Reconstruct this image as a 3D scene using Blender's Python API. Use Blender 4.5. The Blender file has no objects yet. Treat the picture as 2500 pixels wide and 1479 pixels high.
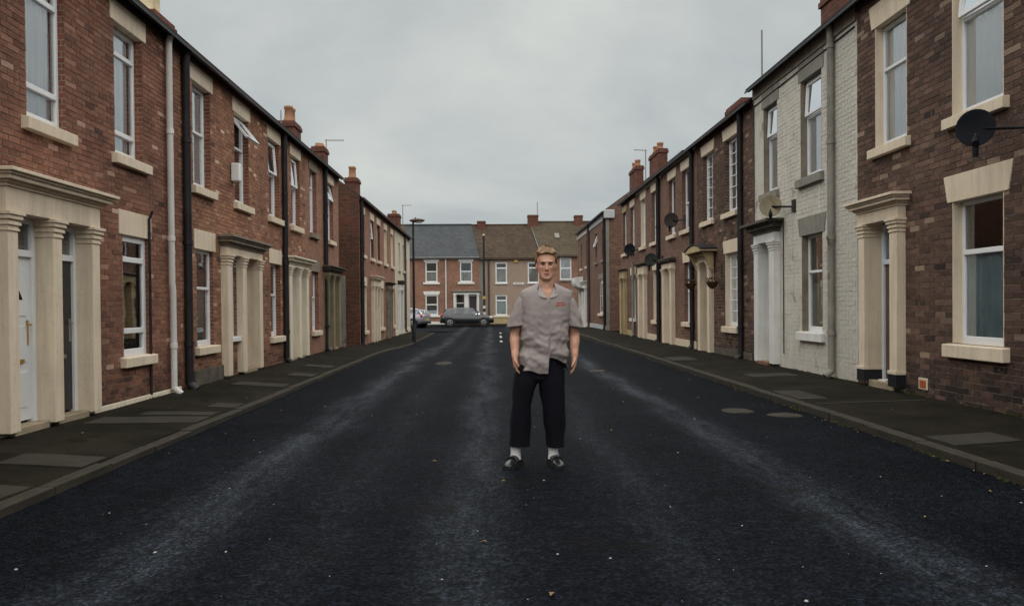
import bpy, bmesh, math, random
import numpy as np
from math import sin, cos, pi, radians, sqrt, exp, atan2
from mathutils import Vector, Matrix, noise, Euler

RND = random.Random(11)
SC = bpy.context.scene
COL = SC.collection

# ------------------------------------------------------------------ camera
EYE = Vector((0.0, 0.0, 1.32))
YAW, PITCH, ROLL = radians(1.47), radians(-.7), radians(.5)
Fv = Vector((sin(YAW) * cos(PITCH), cos(YAW) * cos(PITCH), sin(PITCH)))
R0v = Vector((cos(YAW), -sin(YAW), 0)); U0v = R0v.cross(Fv)
Rv = R0v * cos(ROLL) - U0v * sin(ROLL); Uv = R0v * sin(ROLL) + U0v * cos(ROLL)
cam_d = bpy.data.cameras.new('camera'); cam = bpy.data.objects.new('camera', cam_d); COL.objects.link(cam)
m = Matrix((Rv, Uv, -Fv)).transposed().to_4x4(); m.translation = EYE
cam.matrix_world = m
cam_d.sensor_width = 36; cam_d.lens = 1944 / 2500 * 36
cam_d.shift_y = 31 / 2500
cam_d.clip_end = 2000; cam_d.clip_start = .05
SC.camera = cam

def to_frame(p):
    v = Vector(p) - EYE; z = v.dot(Fv)
    if z < .1: return None
    return 1250 + 1944 * v.dot(Rv) / z, 770.5 - 1944 * v.dot(Uv) / z, z

# ------------------------------------------------------------------ sky, sun, exposure
SUN_EL, SUN_AZ = radians(82), radians(165)
w = bpy.data.worlds.new('World'); SC.world = w; w.use_nodes = True
nt = w.node_tree; nt.nodes.clear()
N = lambda t: nt.nodes.new(t)
out = N('ShaderNodeOutputWorld'); bg = N('ShaderNodeBackground'); bg.inputs[1].default_value = .05
sky = N('ShaderNodeTexSky'); sky.sky_type = 'NISHITA'; sky.sun_disc = False
sky.sun_elevation = SUN_EL; sky.sun_rotation = SUN_AZ
tc = N('ShaderNodeTexCoord'); sep = N('ShaderNodeSeparateXYZ'); nt.links.new(tc.outputs['Generated'], sep.inputs[0])
az = N('ShaderNodeMath'); az.operation = 'ADD'; az.inputs[1].default_value = .22
ab = N('ShaderNodeMath'); ab.operation = 'ABSOLUTE'; nt.links.new(sep.outputs[2], ab.inputs[0]); nt.links.new(ab.outputs[0], az.inputs[0])
dx = N('ShaderNodeMath'); dx.operation = 'DIVIDE'; nt.links.new(sep.outputs[0], dx.inputs[0]); nt.links.new(az.outputs[0], dx.inputs[1])
dy = N('ShaderNodeMath'); dy.operation = 'DIVIDE'; nt.links.new(sep.outputs[1], dy.inputs[0]); nt.links.new(az.outputs[0], dy.inputs[1])
cmb = N('ShaderNodeCombineXYZ'); nt.links.new(dx.outputs[0], cmb.inputs[0]); nt.links.new(dy.outputs[0], cmb.inputs[1])
nz = N('ShaderNodeTexNoise'); nz.inputs['Scale'].default_value = .75; nz.inputs['Detail'].default_value = 7; nz.inputs['Roughness'].default_value = .55
nz.inputs['Distortion'].default_value = .35
nt.links.new(cmb.outputs[0], nz.inputs['Vector'])
cr = N('ShaderNodeValToRGB')
cr.color_ramp.elements[0].position = .36; cr.color_ramp.elements[0].color = (3.0, 3.3, 3.42, 1)
cr.color_ramp.elements[1].position = .63; cr.color_ramp.elements[1].color = (4.95, 5.15, 4.9, 1)
nt.links.new(nz.outputs['Fac'], cr.inputs[0])
mx = N('ShaderNodeMix'); mx.data_type = 'RGBA'; mx.inputs[0].default_value = .965
nt.links.new(sky.outputs[0], mx.inputs[6]); nt.links.new(cr.outputs[0], mx.inputs[7])
nt.links.new(mx.outputs[2], bg.inputs[0]); nt.links.new(bg.outputs[0], out.inputs[0])

sd = bpy.data.lights.new('sun', 'SUN'); sd.energy = 1.5; sd.angle = radians(140); sd.color = (1, .96, .9)
so = bpy.data.objects.new('sun', sd); COL.objects.link(so)
sdir = Vector((sin(SUN_AZ) * cos(SUN_EL), cos(SUN_AZ) * cos(SUN_EL), sin(SUN_EL)))
so.rotation_euler = sdir.to_track_quat('Z', 'Y').to_euler(); so.location = (0, -20, 40)
vs = SC.view_settings; vs.view_transform = 'Standard'; vs.look = 'None'; vs.gamma = 1; vs.use_curve_mapping = False
vs.exposure = 1.4

# ------------------------------------------------------------------ materials
def base_mat(name, rough=.8, spec=.3, metal=0):
    mt = bpy.data.materials.new(name); mt.use_nodes = True
    t = mt.node_tree; b = t.nodes['Principled BSDF']
    b.inputs['Roughness'].default_value = rough; b.inputs['Metallic'].default_value = metal
    b.inputs['Specular IOR Level'].default_value = spec
    return mt, t, b

def col4(c): return (c[0], c[1], c[2], 1)

def noise_node(t, scale, detail=4, coord='Object', rough=.55, vec=None):
    n = t.nodes.new('ShaderNodeTexNoise'); n.inputs['Scale'].default_value = scale; n.inputs['Detail'].default_value = detail
    n.inputs['Roughness'].default_value = rough
    if vec is None:
        c = t.nodes.new('ShaderNodeTexCoord'); vec = c.outputs[coord]
    t.links.new(vec, n.inputs['Vector'])
    return n

def ramp(t, fac, stops):
    r = t.nodes.new('ShaderNodeValToRGB'); e = r.color_ramp.elements
    while len(e) < len(stops): e.new(.5)
    for k, (p, c) in enumerate(stops): e[k].position = p; e[k].color = col4(c)
    t.links.new(fac, r.inputs[0]); return r

def mixc(t, fac, a, b, mode='MIX'):
    x = t.nodes.new('ShaderNodeMix'); x.data_type = 'RGBA'; x.blend_type = mode
    if isinstance(fac, (int, float)): x.inputs[0].default_value = fac
    else: t.links.new(fac, x.inputs[0])
    for i, v in ((6, a), (7, b)):
        if isinstance(v, tuple): x.inputs[i].default_value = col4(v)
        else: t.links.new(v, x.inputs[i])
    return x.outputs[2]

def bump(t, b, height, strength=.3, dist=.01):
    n = t.nodes.new('ShaderNodeBump'); n.inputs['Strength'].default_value = strength; n.inputs['Distance'].default_value = dist
    t.links.new(height, n.inputs['Height']); t.links.new(n.outputs[0], b.inputs['Normal']); return n

def worn(name, c1, c2, scale=3, rough=.8, bs=60, bstr=.25, bdist=.004, spec=.25, metal=0, coord='Object', spot=None, drip=0):
    """two-tone weathered surface with fine relief; spot = (colour, threshold, scale) adds stains with a shape of their own"""
    mt, t, b = base_mat(name, rough, spec, metal)
    n = noise_node(t, scale, 6, coord)
    r = ramp(t, n.outputs['Fac'], [(.32, c1), (.68, c2)])
    o = r.outputs[0]
    if spot:
        s = noise_node(t, spot[2], 8, coord, .65)
        f = ramp(t, s.outputs['Fac'], [(spot[1], (0, 0, 0)), (spot[1] + .1, (1, 1, 1))])
        o = mixc(t, f.outputs[0], o, spot[0])
    if drip:
        c = t.nodes.new('ShaderNodeTexCoord'); mp = t.nodes.new('ShaderNodeMapping'); mp.inputs['Scale'].default_value = (7, 7, .55); t.links.new(c.outputs['Object'], mp.inputs[0])
        d = noise_node(t, 1.6, 7, vec=mp.outputs[0], rough=.65); dr = ramp(t, d.outputs['Fac'], [(.30, (1 - drip,) * 3), (.60, (1, 1, 1))]); o = mixc(t, 1.0, o, dr.outputs[0], 'MULTIPLY')
        e = noise_node(t, 23, 5, coord, .7); er = ramp(t, e.outputs['Fac'], [(.30, (1 - drip,) * 3), (.44, (1, 1, 1))]); o = mixc(t, .8, o, er.outputs[0], 'MULTIPLY')
    t.links.new(o, b.inputs['Base Color'])
    if bstr: bump(t, b, noise_node(t, bs, 4, coord).outputs['Fac'], bstr, bdist)
    return mt

def tone_brick(name, stops, rough=.88, pale=(.34, .22, .165)):
    mt, t, b = base_mat(name, rough, .2)
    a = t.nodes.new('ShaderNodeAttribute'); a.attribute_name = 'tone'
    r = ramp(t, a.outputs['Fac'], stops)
    c = t.nodes.new('ShaderNodeTexCoord')
    g = t.nodes.new('ShaderNodeNewGeometry')
    n = noise_node(t, 38, 5, vec=g.outputs['Position'], rough=.7)
    f = ramp(t, n.outputs['Fac'], [(.3, (.55, .55, .55)), (.5, (1, 1, 1)), (.72, (1.5, 1.45, 1.4))])
    o = mixc(t, .75, r.outputs[0], f.outputs[0], 'MULTIPLY')
    sp = noise_node(t, 19, 6, vec=g.outputs['Position'], rough=.6); sf = ramp(t, sp.outputs['Fac'], [(.58, (0, 0, 0)), (.70, (.75, .75, .75))])
    o = mixc(t, sf.outputs[0], o, pale)
    big = noise_node(t, .8, 5, vec=g.outputs['Position'])
    f2 = ramp(t, big.outputs['Fac'], [(.32, (.62, .62, .64)), (.5, (.98, .97, .96)), (.68, (1.28, 1.24, 1.18))])
    o = mixc(t, .85, o, f2.outputs[0], 'MULTIPLY')
    t.links.new(o, b.inputs['Base Color'])
    bump(t, b, n.outputs['Fac'], .5, .006)
    return mt

def tex_brick(name, c1, c2, cm, bw=.235, rh=.075, ms=.007, rough=.9, offs=.5):
    """brickwork too far off to pick bricks apart"""
    mt, t, b = base_mat(name, rough, .2)
    c = t.nodes.new('ShaderNodeTexCoord'); s = t.nodes.new('ShaderNodeSeparateXYZ'); t.links.new(c.outputs['Object'], s.inputs[0])
    ad = t.nodes.new('ShaderNodeMath'); ad.operation = 'ADD'; t.links.new(s.outputs[0], ad.inputs[0]); t.links.new(s.outputs[1], ad.inputs[1])
    v = t.nodes.new('ShaderNodeCombineXYZ'); t.links.new(ad.outputs[0], v.inputs[0]); t.links.new(s.outputs[2], v.inputs[1])
    k = t.nodes.new('ShaderNodeTexBrick'); k.inputs['Scale'].default_value = 1; k.offset = offs
    k.inputs['Brick Width'].default_value = bw; k.inputs['Row Height'].default_value = rh; k.inputs['Mortar Size'].default_value = ms
    k.inputs['Color1'].default_value = col4(c1); k.inputs['Color2'].default_value = col4(c2); k.inputs['Mortar'].default_value = col4(cm)
    k.inputs['Bias'].default_value = -.1
    t.links.new(v.outputs[0], k.inputs['Vector'])
    n = noise_node(t, 9, 6, vec=c.outputs['Object'], rough=.7)
    f = ramp(t, n.outputs['Fac'], [(.3, (.6, .6, .6)), (.7, (1.35, 1.32, 1.3))])
    o = mixc(t, .8, k.outputs['Color'], f.outputs[0], 'MULTIPLY')
    big = noise_node(t, .7, 5, vec=c.outputs['Object'])
    f2 = ramp(t, big.outputs['Fac'], [(.3, (.75, .75, .77)), (.7, (1.15, 1.12, 1.1))])
    o = mixc(t, .8, o, f2.outputs[0], 'MULTIPLY')
    t.links.new(o, b.inputs['Base Color'])
    iv = t.nodes.new('ShaderNodeMath'); iv.operation = 'SUBTRACT'; iv.inputs[0].default_value = 1; t.links.new(k.outputs['Fac'], iv.inputs[1])
    bump(t, b, iv.outputs[0], .5, .008)
    return mt

RED = [(0, (.060, .034, .028)), (.22, (.138, .064, .045)), (.5, (.202, .094, .063)), (.75, (.25, .122, .084)), (.9, (.32, .18, .13)), (1, (.46, .32, .25))]
PURP = [(0, (.024, .018, .017)), (.25, (.062, .039, .032)), (.5, (.098, .059, .045)), (.75, (.135, .082, .061)), (.9, (.18, .12, .088)), (1, (.27, .20, .15))]
M = {}
M['brick_red'] = tone_brick('red brick', RED)
M['brick_purple'] = tone_brick('purple brown brick', PURP, pale=(.21, .165, .13))
M['brick_tan'] = tone_brick('rose brown brick', [(p, (c[0] * 1.22, c[1] * 1.30, c[2] * 1.22)) for p, c in RED])
M['far_red'] = tex_brick('far red brickwork', (.25, .105, .068), (.17, .07, .047), (.24, .18, .14))
M['side_red'] = tex_brick('red brick reveal', (.22, .085, .054), (.15, .058, .038), (.26, .20, .155), .2, .0645)
M['side_purple'] = tex_brick('brown brick reveal', (.13, .075, .056), (.075, .046, .037), (.2, .165, .13))
M['far_tan'] = tex_brick('far tan brickwork', (.30, .155, .104), (.215, .105, .070), (.26, .20, .155))
M['far_purple'] = tex_brick('far brown brickwork', (.19, .105, .076), (.12, .066, .05), (.20, .155, .12))
M['far_gable'] = tex_brick('mossy gable brickwork', (.13, .050, .032), (.055, .032, .022), (.10, .08, .06))
M['mortar_red'] = worn('mortar sandy', (.30, .24, .185), (.42, .34, .27), 6, .95, 90, .4)
M['mortar_purple'] = worn('mortar grey', (.22, .19, .155), (.31, .27, .225), 6, .95, 90, .4)
M['white_brick'] = worn('grey white masonry paint', (.52, .495, .435), (.63, .60, .53), 2.2, .85, 55, .7, .008, spot=((.30, .25, .19), .58, 2.6), drip=.2)
M['cream'] = worn('cream masonry paint', (.64, .54, .41), (.72, .61, .47), 2.5, .75, 80, .35, .003, spot=((.42, .34, .25), .68, 5), drip=.2)
M['cream_light'] = worn('pale cream paint', (.70, .62, .49), (.77, .69, .56), 2.5, .7, 80, .25, .003, drip=.2)
M['ochre'] = worn('ochre stone paint', (.40, .31, .17), (.48, .38, .22), 3, .75, 80, .3, .003, drip=.2)
M['olive'] = worn('olive stone paint', (.20, .17, .11), (.26, .22, .145), 3, .8, 80, .3, .003, drip=.2)
M['stone'] = worn('bare sandstone', (.17, .14, .11), (.27, .23, .18), 4, .9, 70, .5, .005, spot=((.10, .085, .07), .6, 4), drip=.2)
M['stone_grey'] = worn('grey stone', (.20, .19, .165), (.27, .255, .22), 4, .9, 70, .5, .005, drip=.2)
M['stone_dark'] = worn('dark weathered stone', (.07, .062, .05), (.13, .115, .09), 5, .9, 70, .5, .005, drip=.2)
M['upvc'] = worn('white plastic frame', (.70, .71, .72), (.76, .77, .78), 2, .35, 40, .0, spec=.45)
M['upvc_blue'] = worn('bluish white paint', (.60, .66, .72), (.68, .72, .76), 2, .5, 40, .1)
M['white_paint'] = worn('white gloss paint', (.66, .66, .63), (.75, .75, .72), 3, .45, 60, .15, drip=.14)
M['black_paint'] = worn('black paint', (.012, .013, .017), (.02, .021, .025), 4, .45, 60, .2)
M['black_pipe'] = worn('black iron pipe', (.014, .013, .016), (.03, .026, .028), 3, .5, 50, .2)
M['grey_pipe'] = worn('grey weathered pipe', (.20, .19, .165), (.30, .285, .25), 3, .6, 50, .2, spot=((.10, .08, .055), .6, 2.5), drip=.2)
M['white_pipe'] = worn('white drainpipe', (.60, .585, .55), (.70, .69, .66), 2, .5, 50, .1, drip=.14)
M['purple_pipe'] = worn('brown pipe', (.07, .05, .05), (.10, .07, .065), 2, .5, 50, .1)
M['gutter'] = worn('dark gutter', (.016, .012, .012), (.035, .025, .022), 3, .55, 50, .2)
M['gutter_red'] = worn('maroon gutter', (.055, .018, .016), (.08, .03, .026), 3, .55, 50, .2)
M['gutter_grey'] = worn('grey gutter', (.14, .14, .13), (.20, .20, .19), 3, .55, 50, .2)
M['fascia_cream'] = worn('cream fascia', (.58, .54, .46), (.66, .62, .54), 3, .6, drip=.14)
M['fascia_grey'] = worn('pale grey fascia', (.40, .43, .44), (.48, .51, .52), 3, .6, drip=.14)
M['render_grey'] = worn('grey render', (.17, .155, .13), (.25, .225, .19), 1.3, .95, 60, .5, .006, spot=((.10, .09, .07), .58, 1.5), drip=.2)
M['pebbledash'] = worn('beige pebbledash', (.30, .225, .17), (.38, .29, .225), 12, .95, 60, .9, .015, drip=.2)
M['render_cream'] = worn('cream render', (.55, .49, .38), (.62, .56, .44), 1.5, .85, 60, .3, .003, drip=.2)
M['slate'] = tex_brick('blue grey slate', (.050, .058, .063), (.034, .040, .045), (.018, .020, .021), .3, .2, .006, .6)
M['tile_brown'] = tex_brick('brown roof tile', (.082, .058, .039), (.054, .038, .026), (.028, .021, .016), .25, .2, .012, .9)
M['tile_olive'] = tex_brick('olive brown roof tile', (.092, .074, .048), (.066, .053, .035), (.035, .028, .02), .25, .2, .012, .9)
M['chimney'] = tex_brick('red chimney brick', (.165, .060, .042), (.105, .042, .031), (.11, .085, .065), .225, .075, .007, .9)
M['pot'] = worn('orange clay pot', (.27, .13, .075), (.35, .185, .11), 6, .8, 60, .3)
M['pot_cream'] = worn('buff clay pot', (.45, .37, .24), (.56, .47, .32), 6, .8, 60, .3)
M['lead'] = worn('lead flashing', (.20, .235, .24), (.28, .31, .315), 4, .6)
M['net'] = worn('net curtain', (.80, .82, .82), (.86, .88, .88), 1.2, .95, 150, .3, .002)
M['blind'] = worn('grey blind', (.42, .41, .38), (.50, .49, .45), 3, .9)
M['green_net'] = worn('grey green net', (.36, .45, .42), (.46, .55, .52), 2, .95, 150, .3, .002)
M['drape'] = worn('teal drape', (.33, .50, .58), (.55, .72, .76), 2.5, .9, 120, .3, .002)
M['orange_cloth'] = worn('orange lampshade', (.45, .16, .06), (.5, .2, .09), 3, .8)
M['dark_room'] = worn('dim interior', (.05, .045, .04), (.07, .065, .06), 1, .95, 30, 0)
M['door_white'] = worn('white door', (.66, .68, .69), (.73, .75, .76), 2, .4, 60, .05, spec=.4)
M['door_dark'] = worn('black door', (.012, .012, .018), (.018, .018, .024), 2, .3, 60, .05, spec=.5)
M['door_brown'] = worn('brown door', (.10, .065, .045), (.13, .085, .06), 2, .5, 60, .05)
M['door_plum'] = worn('plum door', (.05, .035, .05), (.065, .045, .06), 2, .5, 60, .05)
M['brass'] = worn('brass', (.55, .36, .10), (.62, .42, .14), 8, .35, 50, 0, metal=1)
M['steel'] = worn('dull steel', (.38, .38, .37), (.46, .46, .45), 8, .4, 50, 0, metal=1)
M['terracotta'] = worn('orange terracotta', (.33, .085, .035), (.40, .12, .05), 10, .8, 60, .3)
M['step_red'] = worn('red brown step', (.16, .07, .045), (.21, .10, .07), 6, .8, 60, .3)
M['threshold'] = worn('worn stone step', (.25, .20, .14), (.33, .27, .19), 5, .85, 60, .4)
M['dish_black'] = worn('black dish', (.009, .010, .014), (.014, .015, .02), 4, .75, 50, .1, spec=.08)
M['dish_beige'] = worn('rusty beige dish', (.21, .18, .115), (.27, .235, .16), 5, .65, 50, .2, spot=((.16, .085, .035), .56, 6))
M['dish_brown'] = worn('dark brown mesh dish', (.022, .016, .014), (.035, .026, .022), 6, .7, 120, .6)
M['dish_green'] = worn('dark green mesh dish', (.018, .022, .02), (.028, .032, .029), 6, .7, 120, .6)
M['leaf_dark'] = worn('dark basket leaves', (.035, .03, .012), (.10, .035, .02), 12, .8)
M['kerb'] = worn('kerb concrete', (.026, .0225, .016), (.048, .042, .031), 2.5, .9, 50, .6, .006, spot=((.02, .018, .014), .55, 4))
M['slab'] = worn('concrete paving', (.020, .0178, .0128), (.035, .031, .0235), 2.5, .9, 60, .6, .006, spot=((.022, .021, .017), .55, 5))
M['moss'] = worn('moss', (.045, .06, .012), (.09, .10, .025), 25, .95, 90, .8, .01)
M['white_line'] = worn('worn road paint', (.42, .42, .40), (.55, .55, .53), 10, .8, 60, .3, spot=((.05, .052, .058), .5, 14))
M['pebble'] = worn('pale grit', (.24, .23, .21), (.48, .47, .44), 30, .8)
M['leaf_fall'] = worn('fallen leaf', (.17, .12, .045), (.30, .22, .08), 30, .8)
M['post'] = worn('black lamp post', (.010, .010, .014), (.018, .018, .022), 3, .5, 50, .2)
M['lamp_brown'] = worn('maroon lamp head', (.055, .028, .028), (.075, .04, .038), 3, .5, 50, .1)
M['band_white'] = worn('white band', (.55, .55, .52), (.62, .62, .6), 3, .6)
M['band_yellow'] = worn('yellow band', (.48, .34, .06), (.55, .4, .08), 3, .6)
M['sign_white'] = worn('white sign', (.70, .70, .68), (.76, .76, .74), 3, .5, 50, 0)
M['tyre'] = worn('tyre rubber', (.012, .012, .013), (.02, .02, .021), 8, .85)
M['rim'] = worn('alloy rim', (.36, .37, .38), (.45, .46, .47), 8, .35, 50, 0, metal=.7)
M['car_black'] = worn('black trim', (.012, .012, .014), (.018, .018, .02), 8, .6)
M['lamp_red'] = worn('red lens', (.42, .03, .02), (.5, .05, .03), 8, .2, 50, 0, spec=.6)
M['lamp_clear'] = worn('clear lens', (.62, .62, .62), (.72, .72, .72), 8, .15, 50, 0, spec=.6)

def car_paint(name, c):
    mt, t, b = base_mat(name, .35, .5, .3)
    n = noise_node(t, 60, 2); r = ramp(t, n.outputs['Fac'], [(.3, c), (.7, tuple(k * 1.15 for k in c))]); t.links.new(r.outputs[0], b.inputs['Base Color'])
    b.inputs['Coat Weight'].default_value = .8; b.inputs['Coat Roughness'].default_value = .08
    return mt
M['paint_grey'] = car_paint('dark grey car paint', (.018, .021, .023))
M['paint_white'] = car_paint('silver white car paint', (.24, .24, .28))
M['paint_red'] = car_paint('dark red car paint', (.16, .022, .02))

def glass_mat(name, tint=(.94, .96, .96), gain=1.0):
    mt = bpy.data.materials.new(name); mt.use_nodes = True; t = mt.node_tree; t.nodes.clear()
    o = t.nodes.new('ShaderNodeOutputMaterial'); tr = t.nodes.new('ShaderNodeBsdfTransparent'); tr.inputs[0].default_value = col4(tint)
    gl = t.nodes.new('ShaderNodeBsdfGlossy'); gl.inputs['Roughness'].default_value = .015; gl.inputs[0].default_value = (.93, .96, 1, 1)
    fr = t.nodes.new('ShaderNodeFresnel'); fr.inputs[0].default_value = 1.52
    ml = t.nodes.new('ShaderNodeMath'); ml.operation = 'MULTIPLY'; ml.inputs[1].default_value = 3.0 * gain; ml.use_clamp = True
    n = noise_node(t, 2.2, 2); bp = t.nodes.new('ShaderNodeBump'); bp.inputs['Strength'].default_value = .03; bp.inputs['Distance'].default_value = .02
    t.links.new(n.outputs['Fac'], bp.inputs['Height']); t.links.new(bp.outputs[0], gl.inputs['Normal'])
    t.links.new(fr.outputs[0], ml.inputs[0])
    mx = t.nodes.new('ShaderNodeMixShader'); t.links.new(ml.outputs[0], mx.inputs[0]); t.links.new(tr.outputs[0], mx.inputs[1]); t.links.new(gl.outputs[0], mx.inputs[2])
    t.links.new(mx.outputs[0], o.inputs[0]); return mt
M['glass'] = glass_mat('window glass')
M['car_glass'] = glass_mat('car glass', (.30, .36, .36), .6)

def road_mat():
    mt, t, b = base_mat('worn dark tarmac', .62, .03)
    g = t.nodes.new('ShaderNodeNewGeometry'); s = t.nodes.new('ShaderNodeSeparateXYZ'); t.links.new(g.outputs['Position'], s.inputs[0])
    base = noise_node(t, .9, 7, vec=g.outputs['Position'], rough=.6)
    c0 = ramp(t, base.outputs['Fac'], [(.3, (.0030, .0043, .0070)), (.7, (.0068, .0089, .0132))])
    # polished wheel tracks and the worn crown: bands along the street, frayed by noise
    warp = noise_node(t, .35, 4, vec=g.outputs['Position'])
    acc = None
    for cx, wd, am in ((-1.9, .27, 1.0), (-.13, .22, .8), (2.15, .20, 1.0), (1.0, .2, .3), (-1.05, .2, .25)):
        a = t.nodes.new('ShaderNodeMath'); a.operation = 'MULTIPLY_ADD'; a.inputs[1].default_value = .7; a.inputs[2].default_value = -.35 - cx
        t.links.new(warp.outputs['Fac'], a.inputs[0])
        a2 = t.nodes.new('ShaderNodeMath'); a2.operation = 'ADD'; t.links.new(a.outputs[0], a2.inputs[0]); t.links.new(s.outputs[0], a2.inputs[1])
        d = t.nodes.new('ShaderNodeMath'); d.operation = 'DIVIDE'; d.inputs[1].default_value = wd; t.links.new(a2.outputs[0], d.inputs[0])
        q = t.nodes.new('ShaderNodeMath'); q.operation = 'POWER'; q.inputs[1].default_value = 2; t.links.new(d.outputs[0], q.inputs[0])
        e = t.nodes.new('ShaderNodeMath'); e.operation = 'MULTIPLY'; e.inputs[1].default_value = -1; t.links.new(q.outputs[0], e.inputs[0])
        x = t.nodes.new('ShaderNodeMath'); x.operation = 'EXPONENT'; t.links.new(e.outputs[0], x.inputs[0])
        k = t.nodes.new('ShaderNodeMath'); k.operation = 'MULTIPLY'; k.inputs[1].default_value = am; t.links.new(x.outputs[0], k.inputs[0])
        if acc is None: acc = k.outputs[0]
        else:
            p = t.nodes.new('ShaderNodeMath'); p.operation = 'ADD'; t.links.new(acc, p.inputs[0]); t.links.new(k.outputs[0], p.inputs[1]); acc = p.outputs[0]
    mp = t.nodes.new('ShaderNodeMapping'); mp.inputs['Scale'].default_value = (1, .16, 1); t.links.new(g.outputs['Position'], mp.inputs[0])
    mot = noise_node(t, 3.4, 8, vec=mp.outputs[0], rough=.72)
    mr = ramp(t, mot.outputs['Fac'], [(.34, (.08, .08, .08)), (.62, (1, 1, 1))])
    f = t.nodes.new('ShaderNodeMath'); f.operation = 'MULTIPLY'; f.use_clamp = True; t.links.new(acc, f.inputs[0]); t.links.new(mr.outputs[0], f.inputs[1])
    o = mixc(t, f.outputs[0], c0.outputs[0], (.030, .0365, .047))
    # aggregate
    ag = t.nodes.new('ShaderNodeTexVoronoi'); ag.inputs['Scale'].default_value = 62; t.links.new(g.outputs['Position'], ag.inputs['Vector'])
    ar = ramp(t, ag.outputs['Color'], [(.2, (.35, .35, .35)), (.6, (.9, .9, .9)), (.9, (2.3, 2.3, 2.3))])
    o = mixc(t, .85, o, ar.outputs[0], 'MULTIPLY')
    gr = noise_node(t, 11, 7, vec=g.outputs['Position'], rough=.75); gf = ramp(t, gr.outputs['Fac'], [(.32, (.45, .45, .45)), (.5, (.95, .95, .95)), (.7, (1.7, 1.7, 1.7))]); o = mixc(t, .9, o, gf.outputs[0], 'MULTIPLY')
    # cracks
    wv = noise_node(t, 1.5, 5, vec=g.outputs['Position']); wm = mixc(t, .25, g.outputs['Position'], wv.outputs['Color'], 'ADD')
    vk = t.nodes.new('ShaderNodeTexVoronoi'); vk.feature = 'DISTANCE_TO_EDGE'; vk.inputs['Scale'].default_value = .55; t.links.new(wm, vk.inputs['Vector'])
    ck = ramp(t, vk.outputs['Distance'], [(.002, (.5, .5, .5)), (.006, (1, 1, 1))]); o = mixc(t, .45, o, ck.outputs[0], 'MULTIPLY')
    # oil-dark and rusty patches
    pt = noise_node(t, 1.3, 6, vec=g.outputs['Position'], rough=.6)
    pr = ramp(t, pt.outputs['Fac'], [(.58, (0, 0, 0)), (.7, (1, 1, 1))])
    o = mixc(t, pr.outputs[0], o, (.0065, .006, .006))
    t.links.new(o, b.inputs['Base Color'])
    rr = t.nodes.new('ShaderNodeMapRange'); rr.inputs[3].default_value = .72; rr.inputs[4].default_value = .5
    t.links.new(f.outputs[0], rr.inputs[0]); t.links.new(rr.outputs[0], b.inputs['Roughness'])
    ad = t.nodes.new('ShaderNodeMath'); ad.operation = 'ADD'; t.links.new(ag.outputs['Distance'], ad.inputs[0]); t.links.new(mot.outputs['Fac'], ad.inputs[1])
    bump(t, b, ad.outputs[0], .8, .010)
    return mt
M['road'] = road_mat()
def pave_mat(name, c1, c2, c3):
    mt, t, b = base_mat(name, .85, .06)
    g = t.nodes.new('ShaderNodeNewGeometry')
    n = noise_node(t, 1.1, 8, vec=g.outputs['Position'], rough=.65); c = ramp(t, n.outputs['Fac'], [(.36, c1), (.64, c2)])
    ag = t.nodes.new('ShaderNodeTexVoronoi'); ag.inputs['Scale'].default_value = 90; t.links.new(g.outputs['Position'], ag.inputs['Vector'])
    ar = ramp(t, ag.outputs['Color'], [(.25, (.65, .65, .65)), (.85, (1.4, 1.4, 1.4))]); o = mixc(t, .8, c.outputs[0], ar.outputs[0], 'MULTIPLY')
    p = noise_node(t, 2.6, 6, vec=g.outputs['Position']); pr = ramp(t, p.outputs['Fac'], [(.56, (0, 0, 0)), (.66, (1, 1, 1))])
    o = mixc(t, pr.outputs[0], o, c3); t.links.new(o, b.inputs['Base Color'])
    bump(t, b, ag.outputs['Distance'], .5, .006); return mt
M['pave'] = pave_mat('dark pavement tarmac', (.0085, .0075, .0048), (.0215, .0185, .0125), (.0075, .008, .0035))
M['soil'] = worn('earth', (.05, .045, .035), (.08, .07, .055), .5, .95)
# person
def skin_mat():
    mt, t, b = base_mat('skin', .5, .35)
    g = noise_node(t, 14, 4); r = ramp(t, g.outputs['Fac'], [(.34, (.44, .215, .14)), (.64, (.62, .355, .255))])
    t.links.new(r.outputs[0], b.inputs['Base Color'])
    b.inputs['Subsurface Weight'].default_value = .08; b.inputs['Subsurface Radius'].default_value = (.01, .004, .002)
    return mt
M['skin'] = skin_mat()
M['lip'] = worn('lip', (.30, .10, .085), (.34, .125, .10), 10, .45, 50, 0)
M['hair'] = worn('light brown hair', (.15, .085, .048), (.34, .22, .125), 28, .6, 90, .3)
M['brow'] = worn('eyebrow', (.06, .035, .022), (.09, .055, .035), 30, .7)
M['eye_white'] = worn('eye white', (.15, .12, .105), (.19, .16, .14), 5, .25, 50, 0)
M['iris'] = worn('iris', (.03, .035, .04), (.04, .045, .05), 5, .2, 50, 0)
M['shirt'] = worn('mauve grey shirt cloth', (.285, .245, .238), (.34, .295, .285), 5, .9, 190, .35, .002)
M['button'] = worn('shirt button', (.20, .175, .175), (.22, .195, .195), 5, .5, 50, 0)
M['logo'] = worn('red embroidery', (.38, .075, .05), (.44, .10, .07), 30, .8)
M['trouser'] = worn('black navy cloth', (.002, .0024, .006), (.0035, .004, .009), 5, .9, 190, .3, .002)
M['sock'] = worn('white sock', (.78, .78, .80), (.84, .84, .86), 8, .9, 150, .4, .002)
M['shoe'] = worn('black leather', (.010, .010, .012), (.016, .016, .018), 10, .28, 60, .1, spec=.5)

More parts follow.
